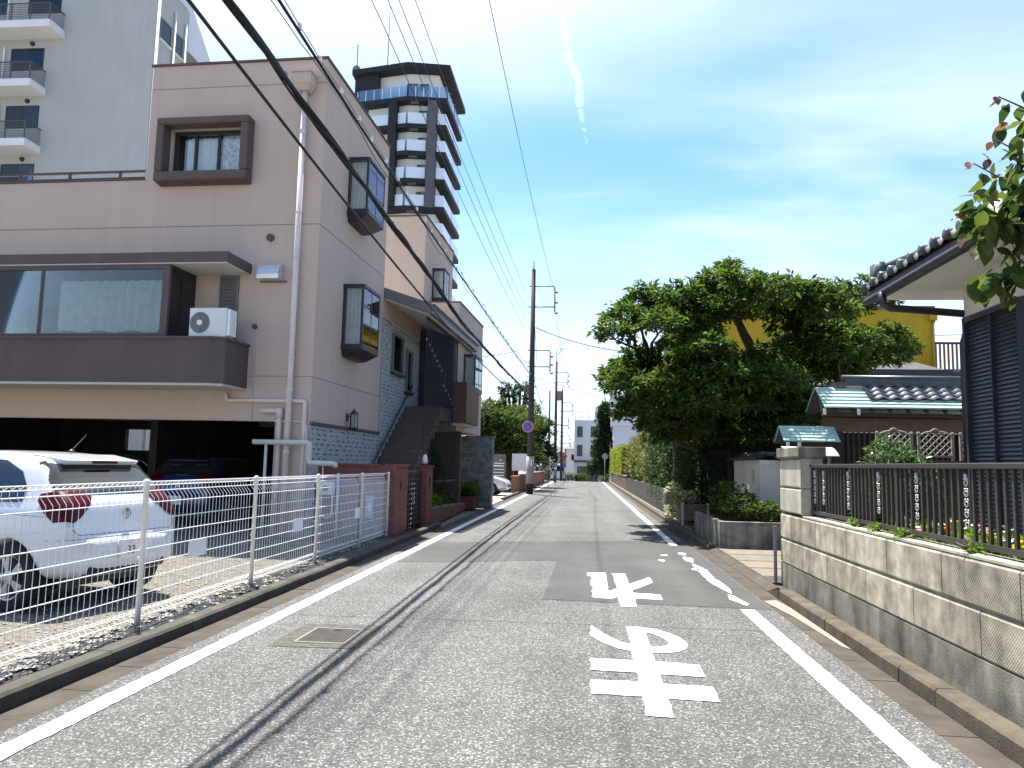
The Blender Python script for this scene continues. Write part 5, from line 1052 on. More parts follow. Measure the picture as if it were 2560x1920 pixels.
# roof: eave at x=-.8, slope up away from the road, gable end at the far side
sl = math.tan(R(24)); ye, xe = .58, -.80
rf = MB(); rf.hexa([(xe,-14,3.66),(5.5,-14,3.66+6.3*sl),(5.5,ye,3.66+6.3*sl),(xe,ye,3.66),(xe,-14,3.74),(5.5,-14,3.74+6.3*sl),(5.5,ye,3.74+6.3*sl),(xe,ye,3.74)])
rf = rf.build('roof_deck', m_black, hs)
MB().hexa([(xe+.06,-14,3.60),(.0,-14,3.60),(.0,ye-.05,3.60),(xe+.06,ye-.05,3.60),(xe+.06,-14,3.655),(.0,-14,3.66+.80*sl-.03),(.0,ye-.05,3.66+.8*sl-.03),(xe+.06,ye-.05,3.655)]).build('soffit', m_housewhite, rf)
MB().box(.0,5.4,.02,ye-.06,3.60,3.66).build('gable_soffit', m_housewhite, rf); MB().box(xe-.02,xe+.05,-14,ye+.01,3.57,3.70).build('fascia', m_siding, rf)
MB().hexa([(xe,ye,3.58),(5.5,ye,3.58+6.3*sl),(5.5,ye+.04,3.58+6.3*sl),(xe,ye+.04,3.58),(xe,ye,3.75),(5.5,ye,3.75+6.3*sl),(5.5,ye+.04,3.75+6.3*sl),(xe,ye+.04,3.75)]).build('bargeboard', m_siding, rf)
tp = .268; prof = []
for k in range(9): u = k/8; prof.append((u*tp, .035*math.cos(u*6.2832)**1 if u < .75 else .035*math.cos(u*6.2832)))
def tile_mesh(length, slope):
    n = len(prof); vs = []
    for s in (0, 1):
        for y, h in prof: vs.append((s*length, -y, h+.02+s*length*slope))
    for s in (0,):
        for y, h in prof: vs.append((0, -y, h-.01))
    return MB().add(vs, [(k,k+1,n+k+1,n+k) for k in range(n-1)]+[(2*n+k,2*n+k+1,k+1,k) for k in range(n-1)]).mesh('roof_tile', m_tile, True)
tm = tile_mesh(.30, sl-.06); cap = MB().lathe([(0,-.03),(.045,-.03),(.055,-.02),(.055,.03),(.05,.10)], (0,0,0), 14, 'x').mesh('eave_tile_end', m_tile, True)
for j in range(22):
    for i in range(8): inst('roof_tile', tm, rf, (xe-.06+i*.27, ye+.02-j*tp, 3.755+i*.27*sl))
    inst('eave_tile_end', cap, rf, (xe-.06, ye+.02-j*tp, 3.775))
rd = MB().tube([(xe+.08,ye-.12,3.93),(5.5,ye-.12,3.93+6.2*sl)], .07, 10).box(xe+.0,xe+.09,ye-.24,ye-.0,3.80,4.02).build('verge_ridge', m_tile, rf, True)
gt = MB().tube([(xe-.06,-14,3.58),(xe-.06,ye-.02,3.58)], .04, 10).tube([(xe-.08,.02,3.58),(xe-.06,.02,3.45),(xe+.0,.02,3.40),(.0,.04,3.34),(.06,.06,3.30),(.06,.06,3.2),(.0,.06,3.0),(-.0,.06,.9)], .042, 10).build('gutter', m_black, rf, True)
# ================================================================== lattice planter fence, timber gate with copper roofs
lf = thing('lattice_fence', 'grey lattice trellis panels with arched tops above a brown plank base', 'trellis', (3.8,10.45,.06))
m_lat = M('lattice_grey', (.30,.27,.235), .7, .1, 6)
for k in range(9): bx(-.1,1.9,0,.03,.05+k*.17,.05+k*.17+.16).build('plank', m_wood, lf)
bx(-.1,1.9,-.05,.06,1.60,1.66).build('plank_cap', m_wood, lf)
for p0, p1 in ((-.02,.44),(.50,.95),(1.02,1.5)):
    pn = MB().box(p0,p0+.03,0,.03,1.661,1.99).box(p1-.03,p1,0,.03,1.661,1.99).box(p0+.031,p1-.031,0,.03,1.70,1.725)
    for s in np.arange(-.3,p1-p0,.085):
        for sg_ in (1,-1):
            a0, b0 = s, 0.; pts = []
            for t in np.linspace(0,.27,12):
                x = (s+t) if sg_ > 0 else (p1-p0-s-t)
                if .02 < x < p1-p0-.02: pts.append((p0+x, .015+.006*sg_, 1.72+t))
            if len(pts) > 1: pn.tube([pts[0], pts[-1]], .007, 4)
    c = (p0+p1)/2; ar = [(p0+.015+(p1-p0-.03)*t, .015, 1.965+.075*math.sin(t*3.1416)+.012*abs(math.sin(t*9.42))) for t in np.linspace(0,1,25)]; pn.tube(ar, .011, 5)
    pn.tube([(c+.055*math.cos(t), .015, 2.01+.055*math.sin(t)) for t in np.linspace(0,3.1416,9)], .010, 5)
    for q in (p0+.015,p1-.015): pn.tube([(q+.02*math.cos(t),.015,2.0+.02*math.sin(t)) for t in np.linspace(0,6.28,9)], .008, 4)
    pn.build('lattice_panel', m_lat, lf)
gt_ = thing('roofed_gate', 'timber gate with stepped green copper and grey tiled roof', 'gate', (6.4,16.6,.06))
for x in (-1.2,1.7): bx(x-.09,x+.09,-.09,.09,0,2.72).build('post', m_wooddk, gt_)
bx(-1.45,2.6,-.12,.12,2.32,2.60).build('lintel', m_wood, gt_); bx(-1.6,2.6,-.5,-.42,2.60,2.68).build('purlin', m_wooddk, gt_); bx(-1.6,2.6,.42,.5,2.60,2.68).build('purlin', m_wooddk, gt_)
for x in np.arange(-1.4,2.7,.35): MB().hexa([(x,-.62,2.66),(x+.06,-.62,2.66),(x+.06,0,3.12),(x,0,3.12),(x,-.62,2.73),(x+.06,-.62,2.73),(x+.06,0,3.19),(x,0,3.19)]).build('rafter', m_wooddk, gt_)
for x in np.arange(-1.1,1.6,.11): bx(x,x+.05,-.02,.03,.1,2.31).build('slat', m_wooddk, gt_)
bx(-1.1,1.62,.04,.06,.05,2.3).build('door_panel', m_wooddk, gt_)
def copper_roof(t, x0, x1, ye_, ze, yr, zr, n, nm='copper_strip'):
    for sgn in (-1,1):
        for k in range(n):
            a, b_ = k/n, (k+1)/n; y0_, y1_ = ye_*(1-a)+yr*a, ye_*(1-b_)+yr*b_; z0_, z1_ = ze*(1-a)+zr*a, ze*(1-b_)+zr*b_
            MB().hexa([(x0,sgn*y0_,z0_),(x1,sgn*y0_,z0_),(x1,sgn*y1_,z1_-.02),(x0,sgn*y1_,z1_-.02),(x0,sgn*y0_,z0_+.03),(x1,sgn*y0_,z0_+.03),(x1,sgn*y1_,z1_),(x0,sgn*y1_,z1_)]).build(nm, m_copper, t)
copper_roof(gt_, -1.62, 2.7, .70, 2.76, .0, 3.24, 6)
MB().prism([(-.72,2.70),(.72,2.70),(.0,3.22)], -1.60, -1.55, 'x').build('gable_board', m_wooddk, gt_)
for x in (-1.66,-1.0,1.9): bx(x,x+.05,-.74,-.69,2.62,2.74).build('rafter_end', m_housewhite, gt_)
tg = MB(); tm2 = tile_mesh(.19, .63)
for j in range(10):
    for i in range(4): inst('roof_tile', tm2, gt_, (-.95+.268+j*.268, -.50+i*.13, 2.965+i*.090), (0,0,R(90)), (1,1,.8))
MB().box(-1.0,2.6,-.06,.06,3.28,3.42).build('ridge_course', m_tile, gt_); MB().tube([(-1.05,0,3.45),(2.6,0,3.45)], .055, 10).build('ridge_tile', m_tile, gt_, True); MB().box(-1.25,-1.0,-.08,.08,3.26,3.34).build('ridge_end', m_tile, gt_)
sgt = thing('side_gate', 'small wicket gate roof of green copper strips beside the big gate', 'gate', (4.5,16.2,.06))
copper_roof(sgt, -.56, .53, .42, 2.07, 0, 2.40, 5)
for x in (-.4,.42): bx(x-.06,x+.06,-.06,.06,0,2.12).build('post', m_wooddk, sgt)
MB().prism([(-.40,2.03),(.40,2.03),(0,2.36)], -.54, -.50, 'x').build('gable_board', m_wooddk, sgt); bx(-.5,.5,-.1,.1,1.95,2.06).build('lintel', m_wooddk, sgt); bx(-.34,.36,-.02,.02,.05,1.94).build('door', m_wooddk, sgt)
for x in (-.52,-.3): bx(x,x+.06,-.46,-.42,1.97,2.05).build('rafter_end', m_housewhite, sgt)
pf = thing('plank_fence', 'dark timber plank fence linking the wicket gate and the big gate', 'fence', (4.95,16.75,.06)); 
for k in range(2): bx(k*.13,k*.13+.12,0,.03,0,2.4).build('plank', m_wooddk, pf)
cv = thing('canopy_sheet', 'white curved plastic canopy in front of the wicket gate', 'canopy', (4.25,15.2,.06)); n = 10
vs = []; 
for k in range(n+1): a = k/n; vs += [(-.47,-.32+.5*a,1.78+.17*math.sin(a*1.57)),( .47,-.32+.5*a,1.78+.17*math.sin(a*1.57))]
q = len(vs); vs += [(x,y_,z_-.012) for x,y_,z_ in vs]
MB().add(vs, [(2*k,2*k+1,2*k+3,2*k+2) for k in range(n)]+[(q+2*k,q+2*k+2,q+2*k+3,q+2*k+1) for k in range(n)]+[(0,q,q+1,1)]+[(2*k,2*k+2,q+2*k+2,q+2*k) for k in range(n)]+[(2*k+1,q+2*k+1,q+2*k+3,2*k+3) for k in range(n)]).build('sheet', m_white, cv, True)
MB().box(-.45,-.41,.15,.19,0,1.94).box(.41,.45,.15,.19,0,1.94).build('post', m_steel, cv)
# ================================================================== plaster wall with tile coping, concrete planter
pw = thing('plaster_wall', 'cream plaster wall with grey tile coping and small window opening', 'wall', (3.74,17.0,0))
mb = MB(); holed(mb, 0, 2.9, .70, 1.76, [(.55,.85,1.25,1.55)], 0, .2, 'x'); mb.box(.2001,.85,.0,.2,.70,1.76); mb.build('plaster', m_plaster, pw, bevel=.01)
MB().box(-.03,.23,-.03,2.93,0,.699).box(.2301,.88,-.03,.23,0,.699).build('plinth', m_concdk, pw); bx(.06,.19,.56,.84,1.26,1.54).build('window_opening', m_wooddk, pw)
MB().box(-.015,.215,-.015,2.915,1.66,1.69).box(.2151,.865,-.015,.215,1.66,1.69).build('cornice', m_plaster, pw)
tm3 = tile_mesh(.24, .25)
for j in range(11): inst('coping_tile', tm3, pw, (-.12, .30+j*.268, 1.78))
MB().tube([(.1,.05,1.90),(.1,2.95,1.90)], .05, 10).build('ridge_tile', m_tile, pw, True)
for j in range(3): inst('coping_tile', tm3, pw, (.0+.268+j*.268, -.13, 1.78), (0,0,R(90)))
MB().tube([(.02,.1,1.90),(.9,.1,1.90)], .05, 10).build('ridge_tile', m_tile, pw, True)
cp = thing('concrete_planter', 'grey stained concrete planter with green bush at the driveway corner', 'planter', (2.56,15.1,0))
mb = MB().box(0,.12,0,3.4,0,.56).box(.1201,1.75,0,.12,0,.56); mb.build('wall', m_concdk, cp, bevel=.01); bx(.121,1.7,.121,3.3,0,.48).build('soil', m_soil, cp)
shrub('planter_bush', 'bright green leafy bush filling the concrete planter', 'bush', (3.15,16.0,.48), [((0,0,.28),(.42,.6,.3)),((-.1,.7,.4),(.4,.6,.42)),((.3,-.4,.2),(.35,.35,.25))], m_leaf, 3000, .10, 91)
wp = thing('wooden_planter', 'weathered wooden planter box on the kerb by the dark hedge', 'planter', (2.72,20.9,0))
m_woodlt = M('pale_wood', (.42,.36,.28), .85, .15, 6)
for x in (-.22,.42):
    for y_ in (-.5,.45): bx(x,x+.06,y_,y_+.06,0.06,.66).build('leg', m_woodlt, wp)
for k in range(3): bx(-.215,-.19,-.439,.449,.22+k*.14,.22+k*.14+.13).build('side_board', m_wood, wp); bx(-.159,.419,-.495,-.47,.22+k*.14,.22+k*.14+.13).build('front_board', m_wood, wp)
bx(-.18,.45,-.46,.47,.20,.22).build('floor', m_wood, wp); bx(-.24,.5,-.52,.53,.04,.06).build('base', m_conc, wp)
shrub('variegated_plant', 'cream and green variegated plant in the wooden box', 'plant', (2.72,21.15,.58), [((0,0,.16),(.42,.55,.2)),((-.25,.5,.1),(.3,.5,.2)),((-.2,1.0,-.05),(.3,.4,.25))], m_leafvar, 2200, .10, 92)
shrub('variegated_plant', 'cream variegated plant on the ground behind the wooden box', 'plant', (2.62,23.6,.05), [((0,0,.3),(.22,.5,.35)),((.1,.6,.6),(.25,.4,.5))], m_leafvar, 1300, .10, 93)
sb = thing('stone_block', 'flat grey stone blocks beside the kerb behind the wooden box', 'stones', (2.55,24.2,.05)); bx(-.15,.1,-.4,-.1,0,.10).build('block', m_conc, sb, bevel=.015); bx(-.12,.15,0,.35,0,.14).build('block', m_concdk, sb, bevel=.015)
# ================================================================== big tree and hedges on the right
TC = [(450,230,.3),(400,330,.9),(560,300,1),(680,270,.8),(300,400,1),(250,520,1),(420,460,.6),(560,450,.6),(400,700,1),(280,800,.9),(620,400,1),(760,330,1),(850,260,.8),(980,100,.25),(920,180,.4),(1060,170,.3),(1000,280,.9),(1150,230,1),(1250,250,1),(1400,260,1),(1550,300,1),(1700,270,.5),(1880,250,.4),(1950,320,.7),(1800,360,.8),(1650,400,1),(1500,400,1),(1350,380,1),(1200,360,.8),(1050,380,1),(900,380,1),(800,500,1),(700,520,1),(650,620,1),(1400,500,1),(1550,520,1),(1700,540,1),(1850,600,1),(2000,580,1),(2080,650,.6),(1980,700,.8),(1850,720,1),(1700,680,1),(1550,640,1),(1400,640,1),(1300,700,1),(1150,720,.9),(950,760,.8),(850,640,1),(750,700,1),(600,780,1.2),(450,800,1.2),(350,780,1),(300,850,.9),(400,900,1.2),(550,900,1.3),(700,850,1.3),(850,850,1.2),(1000,850,1.2),(1150,850,1.2),(1300,850,1.2),(1450,800,1.2),(1600,800,1),(1720,780,1),(1400,950,1.2),(1250,980,1.2),(1100,980,1.2),(900,980,1.2),(750,980,1.2),(600,1000,1.2),(450,1000,1.2),(380,1040,.9),(550,1120,1.2),(700,1120,1.2),(900,1120,1.2),(1100,1100,1.2),(1300,1080,1.2),(1450,1080,.9),(1200,1200,1),(1000,1200,1.1),(800,1220,1.1),(650,1200,1.1)]
r = random.Random(44); rows = []
for px, py, d_ in TC:
    x = (1440+px*.3737-1462)/1922; z = (1165+.022*(px*.3737-22)-(640+py*.3737))/1922      # crown layout as slopes, given real depths below
    Yd = 17.3+3.8*r.random() if 480 < px < 1350 and py < 1050 else 20.0+r.uniform(-1.5,2.2)
    if px < 720 and py < 640: d_ *= .62
    rows.append((x*Yd-4.0, Yd-20.9, 1.55+z*Yd, d_))
    if py > 430 and 520 < px < 1100:
        Yb = 22.6+3.2*r.random(); rows.append((x*Yb-4.0, Yb-20.9, 1.55+z*Yb, d_*.8))  # second clumps added behind so the crown shades the hedge
bt = thing('broadleaf_tree', 'big broadleaf tree overhanging the hedge and gate on the right', 'tree', (4.0,20.9,.0)); mb = MB(); tips = []; dirs = []; per = 8; br = []
mb.tube([(0,0,-.1),(.05,0,.8),(.0,.1,1.7),(-.1,.1,2.2)], [.30,.24,.22,.2], 12)
mains = [((-.1,.1,2.1),(-1.1,-.2,3.2),(-2.3,-.2,4.0)),((-.1,.1,2.1),(.2,.1,3.3),(.6,0,4.6)),((-.1,.1,2.1),(-.5,.4,3.6),(-.8,.3,5.2)),((-.1,.1,2.0),(1.2,-.2,2.9),(2.6,-.3,3.7)),((0,.1,1.9),(-1.3,.3,2.2),(-2.4,.2,2.6)),((.6,0,4.4),(.2,0,5.2),(-.1,0,5.9)),((.6,0,4.4),(1.3,0,5.0),(1.9,.1,5.6))]
for m_ in mains: mb.tube(m_, [.16,.12,.07], 8); br += [Vector(m_[1]), Vector(m_[2]), Vector(m_[1]).lerp(Vector(m_[2]), .5)]
for i, (x, y_, z, d_) in enumerate(rows):
    c = Vector((x, y_, z)); s = .56*(.55+.45*d_); near = min(br, key=lambda b__: (b__-c).length); mid = near.lerp(c, .55)+Vector((r.uniform(-.12,.12), r.uniform(-.12,.12), .12))
    mb.tube([near, mid, c-Vector((0,0,.15))], [.055,.038,.018], 6)
    p, dd = shell_points(int(18+74*d_), (x,y_,z), (s*1.15,s*1.3,s*.62), 500+i, inner=.25, top=-.6); tips.append(p); dirs.append(dd)
    for q in p[::6]: mb.tube([c-Vector((0,0,.15)), Vector(q)], [.014,.005], 4, False)
mb.build('trunk', m_bark, bt, True); T = np.concatenate(tips); Dd = np.concatenate(dirs)
leaf_obj('crown', m_leaf, *rosettes(T, Dd, per, .185, 45, up=.05), bt, asp=.40, seed=46, droop=.12)
def hedge_box(name, label, x0, x1, y0, y1, z0, z1, mat, n, leaf, seed, per=4, jit=.10, group=None):
    t = thing(name, label, 'hedge', ((x0+x1)/2,(y0+y1)/2,z0), 0, group); r_ = np.random.default_rng(seed); m_ = n//per
    hx, hy, hz = (x1-x0)/2, (y1-y0)/2, z1-z0; P = np.stack([r_.uniform(-hx,hx,m_), r_.uniform(-hy,hy,m_), r_.uniform(.03,hz,m_)], 1); f = r_.integers(0,10,m_)
    P[f < 5,0] = -hx; P[(f >= 5) & (f < 8),2] = hz; P[f == 8,1] = -hy; P[f == 9,0] = hx; P += r_.normal(size=P.shape)*jit; P[:,2] = np.clip(P[:,2], .03, None); D = np.zeros_like(P); D[:,0] = -.4; D[:,2] = .3
    leaf_obj('foliage', mat, *rosettes(P, D, per, leaf, seed), t, asp=.45, seed=seed)
    mb = MB()
    for k in range(max(2, int((y1-y0)/1.2))): y_ = -hy+.4+k*1.2; mb.tube([(0,y_,0),(0,y_,hz*.7)], [.04,.015], 5)
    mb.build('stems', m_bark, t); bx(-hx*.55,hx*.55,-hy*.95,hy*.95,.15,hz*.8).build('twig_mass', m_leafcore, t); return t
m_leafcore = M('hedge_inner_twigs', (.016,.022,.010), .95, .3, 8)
hedge_box('evergreen_hedge', 'tall dark evergreen hedge under the big tree beside the plaster wall', 3.1, 6.4, 20.4, 26.0, .05, 2.9, m_leafdk, 20000, .13, 101)
hedge_box('evergreen_hedge', 'dark green hedge past the wooden box below the big tree', 2.85, 4.4, 26.3, 34.5, .3, 2.9, m_leafdk, 9000, .15, 102)
for k, (y_, h, mat, lb, s_) in enumerate(((36.5,2.9,m_leafmix,'yellow brown shrub leaning over the low wall',1.0),(40.5,2.5,m_leaf,'green round shrub over the low wall after the brown one',1.0),(45.0,3.0,m_leafmix,'tall olive shrub on the low wall before the clipped hedge',1.1),(50.5,3.3,m_leafmix,'brownish tall shrub just before the clipped hedge',1.1))):
    shrub('roadside_shrub', lb, 'shrub', (3.35,y_,.4), [((0,0,h*.45),(.75*s_,2.0,h*.42)),((.1,.8,h*.65),(.6,1.4,h*.35)),((-.1,-1,h*.35),(.6,1.2,h*.32))], mat, 5200, .17, 110+k)
shrub('tall_shrub', 'yellow green feathery tall shrub rising above the low wall', 'shrub', (3.9,42,.7), [((0,0,2.6),(1.0,1.6,1.2)),((-.3,.5,3.4),(.7,1.2,.8))], m_leafmix, 6000, .2, 120)
hedge_box('clipped_hedge', 'clipped yellow green hedge at the far end of the low wall', 2.75, 3.6, 56, 68, .9, 3.0, m_leafyel, 9000, .20, 103, jit=.05)
hedge_box('clipped_hedge', 'farthest clipped yellow green hedge block near the sign post', 2.75, 3.6, 69, 80, .9, 3.05, m_leafyel, 6000, .24, 104, jit=.05)
lw = thing('low_wall', 'long grey concrete wall with stains under the roadside shrubs', 'wall', (2.66,26.0,0)); MB().box(0,.18,0,23.9,0,.85).build('masonry', M('stained_shaded_concrete', (.055,.053,.047), .9, .4, 1.6, streak=.5), lw)  # stain streaks over a base colour darkened for the shrubs' shade
lw2 = thing('low_wall', 'red-brown low wall under the clipped hedges on the right', 'wall', (2.66,50.0,0)); MB().box(0,.18,0,30,0,.92).build('masonry', M('red_brown_wall', (.11,.065,.05), .85, .15, 3), lw2); bx(-.03,.21,-.02,30.02,.92,.99).build('coping', m_concdk, lw2)
# near tree branches with large leaves hanging over the wall, upper right
nb = thing('overhanging_tree', 'near tree with large green and reddish leaves hanging in front of the tiled eaves', 'tree', (3.75,5.0,.88)); mb = MB(); r = random.Random(15)
lm = []
for k, (c1, c2) in enumerate((((.045,.075,.02),(.09,.12,.03)),((.02,.042,.014),(.05,.075,.024)),((.10,.05,.035),(.18,.10,.05)))):
    mt = leafmat('near_leaf_%d' % k, c1, c2, .4, .35)
    for q in range(2):
        n = 6; vs = []; rr = random.Random(k*7+q); bend = rr.uniform(.15,.4)
        for i in range(n+1):
            t = i/n; wd = .5*math.sin(math.pi*min(1,t**.8))*.55; zz_ = -bend*t*t*.5
            vs += [(t,-wd,zz_+.10*wd+.02*math.sin(t*14)),(t,0,zz_-.02),(t,wd,zz_+.10*wd+.02*math.cos(t*13))]
        me = MB().add(vs, [f for i in range(n) for f in ((3*i,3*i+1,3*i+4,3*i+3),(3*i+1,3*i+2,3*i+5,3*i+4))]).mesh('leaf', mt, True)
        a_ = me.attributes.new('rnd', 'FLOAT', 'FACE'); a_.data.foreach_set('value', np.full(len(me.polygons), rr.random(), dtype=np.float32)); lm.append(me)
mb.tube([(0,0,-.1),(.02,.1,1.2),(-.05,.2,2.2),(-.25,.3,2.9)], [.09,.07,.05,.03], 10)
tw_ = []
def twig(pts, rad=.012): mb.tube([Vector(p) for p in pts], [rad, rad*.7, rad*.35][:len(pts)] if len(pts) == 3 else rad, 6); tw_.append(pts)
W = lambda x, y_, z: (x-3.75, y_-5.0, z-.88)
twig([(-.15,.25,2.6),W(3.1,5.3,3.6),W(2.74,5.3,3.82)]); twig([(-.25,.3,2.9),W(3.1,5.3,3.95),W(2.78,5.3,4.12)]); twig([(-.2,.3,2.4),W(3.0,5.3,3.4),W(2.60,5.3,3.65)]); twig([(-.1,.2,2.1),W(3.05,5.25,3.05),W(2.70,5.3,3.25)]); twig([(-.1,.2,2.2),W(2.95,5.3,3.3),W(2.50,5.3,3.30)]); twig([(0,.1,1.3),W(3.1,5.2,2.65),W(2.72,5.25,2.72)]); twig([(0,.1,1.5),W(3.2,5.3,2.9),W(2.85,5.2,2.95)])
mb.build('branches', m_bark, nb, True)
def put_leaf(p, red, size):
    m_ = lm[r.choice([4,5]) if red else r.choice([0,1,2,3])]; inst('leaf', m_, nb, p, (r.uniform(-.7,.7), r.uniform(.1,1.3), r.uniform(0,6.28)), (size,size,size))
for cx_, cz_, n, rx, rz in ((2.78,3.34,52,.22,.20),(2.66,3.28,22,.14,.16),(2.9,3.6,36,.17,.22),(2.97,4.05,12,.10,.14),(2.88,3.2,34,.2,.16),(2.84,2.86,30,.16,.12),(2.68,2.84,8,.12,.06),(2.95,3.35,26,.15,.2),(3.3,3.95,30,.25,.25),(3.25,3.45,22,.2,.2),(3.5,4.35,26,.3,.25)):
    for _ in range(int(n*1.5)):
        a = r.uniform(0,6.28); q = r.random()**.5; put_leaf(W(cx_+rx*q*math.cos(a), 5.3+r.uniform(-.22,.22), cz_+rz*q*math.sin(a)), False, r.uniform(.10,.17))
for x, z in ((2.60,3.63),(2.66,3.72),(2.56,3.66),(2.47,3.30),(2.52,3.16),(2.80,4.1),(2.76,4.12),(2.70,3.68),(2.72,3.80),(2.50,3.42),(2.84,3.92)): put_leaf(W(x, 5.3, z), True, r.uniform(.08,.12))
# ================================================================== background buildings
ap = thing('apartment_block', 'white apartment block with slatted balconies behind the pink house', 'apartment block', (-21.3,34.0,0))
mb = MB(); mb.box(-16,-.001,0,3,0,25.2); mb.build('front_wall', m_aptwhite, ap)
mb = MB().prism([(3.001,0),(7.5,0),(7.5,22.9),(6.3,24.1),(3.3,26.6),(3.001,26.6)], -12, -.4, 'x'); mb.build('rear_wall', m_aptblue, ap)
bx(-16.05,.06,-.06,2.7,25.201,25.45).build('parapet', m_aptblue, ap)
mb = MB()
for z in np.arange(1.6,25,2.99): mb.box(-16,.004,-.004,-.001,z,z+.03)
mb.build('wall_joint', M('apt_joint', (.4,.42,.42), .9), ap)
m_slabw = M('balcony_white', (.68,.68,.68), .8, .05, 1); m_bronze = M('rail_bronze', (.10,.085,.075), .5)
for k in range(8):
    z = 22.17-2.99*k; xe_ = -4.75 if k == 0 else -5.5
    if z < 3: break
    b = MB().box(-11,xe_,-1.1,-.001,z,z+.36).build('balcony', m_slabw, ap)
    for q in range(8): bx(-10.95,xe_-.05,-1.06,-1.04,z+.48+q*.09,z+.50+q*.09).build('rail_bar', m_bronze, b); bx(xe_-.07,xe_-.05,-1.06,-.02,z+.48+q*.09,z+.50+q*.09).build('rail_bar', m_bronze, b)
    ps = MB().box(-10.95,xe_-.04,-1.08,-1.03,z+1.2,z+1.25).box(xe_-.09,xe_-.04,-1.03,-.02,z+1.2,z+1.25)
    for x in np.arange(xe_-.09,-10.9,-1.0): ps.box(x,x+.05,-1.07,-1.03,z+.36,z+1.2)
    ps.build('rail_frame', m_bronze, b)
    for x0, x1 in ((-7.5,-5.75),(-10.6,-8.6)):
        if k == 0: x0 += .7; x1 += .7
        f = MB(); holed(f, x0, x1, z+1.35, z+2.5, [(x0+.06,(x0+x1)/2-.03,z+1.41,z+2.44),((x0+x1)/2+.03,x1-.06,z+1.41,z+2.44)], -.03, -.001); f = f.build('window', m_frame, ap)
        bx(x0+.06,(x0+x1)/2-.03,-.02,-.012,z+1.41,z+2.44).build('pane', m_glassblk, f); bx((x0+x1)/2+.03,x1-.06,-.02,-.012,z+1.41,z+2.44).build('pane', M('apt_curtain', (.35,.37,.38), .5) if k+x0 < -999 else m_glass, f); bx(x0+.06,x1-.06,-.008,-.004,z+1.41,z+2.44).build('blind', m_framelt, f)
    MB().tube([(-7.9,-.05,z+2.6),(-7.85,-.05,z+2.4),(-7.85,-.05,z+.4)], .05, 6).build('ac_duct', m_white, ap, True)
    MB().lathe([(.0,-.1),(.1,-.1),(.12,0)], (-6.4,-.001,z-.25), 10, 'y').build('vent', m_frame, ap); bx(-8.9,-8.2,-.55,-.25,z+.37,z+.95).build('ac_unit', m_framelt, ap)
for k, z in enumerate((22.25,19.26,16.3,13.3)):
    for y0, y1_ in ((.35,1.35),(1.75,2.45)):
        f = MB(); holed(f, y0, y1_, z, z+1.1, [(y0+.05,y1_-.05,z+.05,z+1.05)], 0.0, .05, 'x'); f = f.build('window', m_framelt, ap); bx(.01,.02,y0+.05,y1_-.05,z+.05,z+1.05).build('pane', m_glassblk, f); bx(.0,.1,y0-.05,y1_+.05,z-.08,z-.001).build('sill', m_slabw, f)
    MB().box(-.395,-.2,3.3,4.6,z-.9,z+1.0).build('balcony_recess', M('recess_brown', (.2,.17,.14), .9), ap); MB().box(-.399,.5,3.1,4.8,z-1.1,z-.901).build('balcony', m_slabw, ap)
for y_ in (1.55,2.6): MB().tube([(.09,y_,0),(.09,y_,24.3)], .06, 8).build('downpipe', m_white, ap, True)
MB().tube([(.09,.05,0),(.09,.05,25)], .07, 8).build('downpipe', m_aptblue, ap, True)
# black and white tower
tw_ = thing('residential_tower', 'tall tower block with white walls, black slabs and frosted balconies', 'tower', (-21.6,86,0))
A_, B_, C_, D_, E_ = (-6.5,1.3), (0,0), (4.7,.8), (4.7,12), (-7.5,13)
def inset(poly, d):
    n = len(poly); out = []
    for i in range(n):
        p0, p1, p2 = Vector(poly[i-1]), Vector(poly[i]), Vector(poly[(i+1) % n]); e1 = (p1-p0).normalized(); e2 = (p2-p1).normalized(); n1 = Vector((-e1.y,e1.x)); n2 = Vector((-e2.y,e2.x)); b = (n1+n2).normalized(); out.append(tuple(p1+b*d/max(.4, b.dot(n1))))
    return out
slab = [A_, B_, C_, D_, E_]; wallp = inset(slab, 1.25)
MB().prism(wallp, 0, 48.4).build('wall', m_towerwhite, tw_)
def panel(p, q, z0, z1, mat, name, parent, t=.06, off=.12):
    a = Vector((*p,0)); b = Vector((*q,0)); d = (b-a).normalized(); n = Vector((-d.y,d.x,0)); a += n*off+d*.15; b += n*off-d*.15; m_ = n*t
    return MB().hexa([(a.x,a.y,z0),(b.x,b.y,z0),(b.x+m_.x,b.y+m_.y,z0),(a.x+m_.x,a.y+m_.y,z0),(a.x,a.y,z1),(b.x,b.y,z1),(b.x+m_.x,b.y+m_.y,z1),(a.x+m_.x,a.y+m_.y,z1)]).build(name, mat, parent)
def lerp2(p, q, t): return (p[0]+(q[0]-p[0])*t, p[1]+(q[1]-p[1])*t)
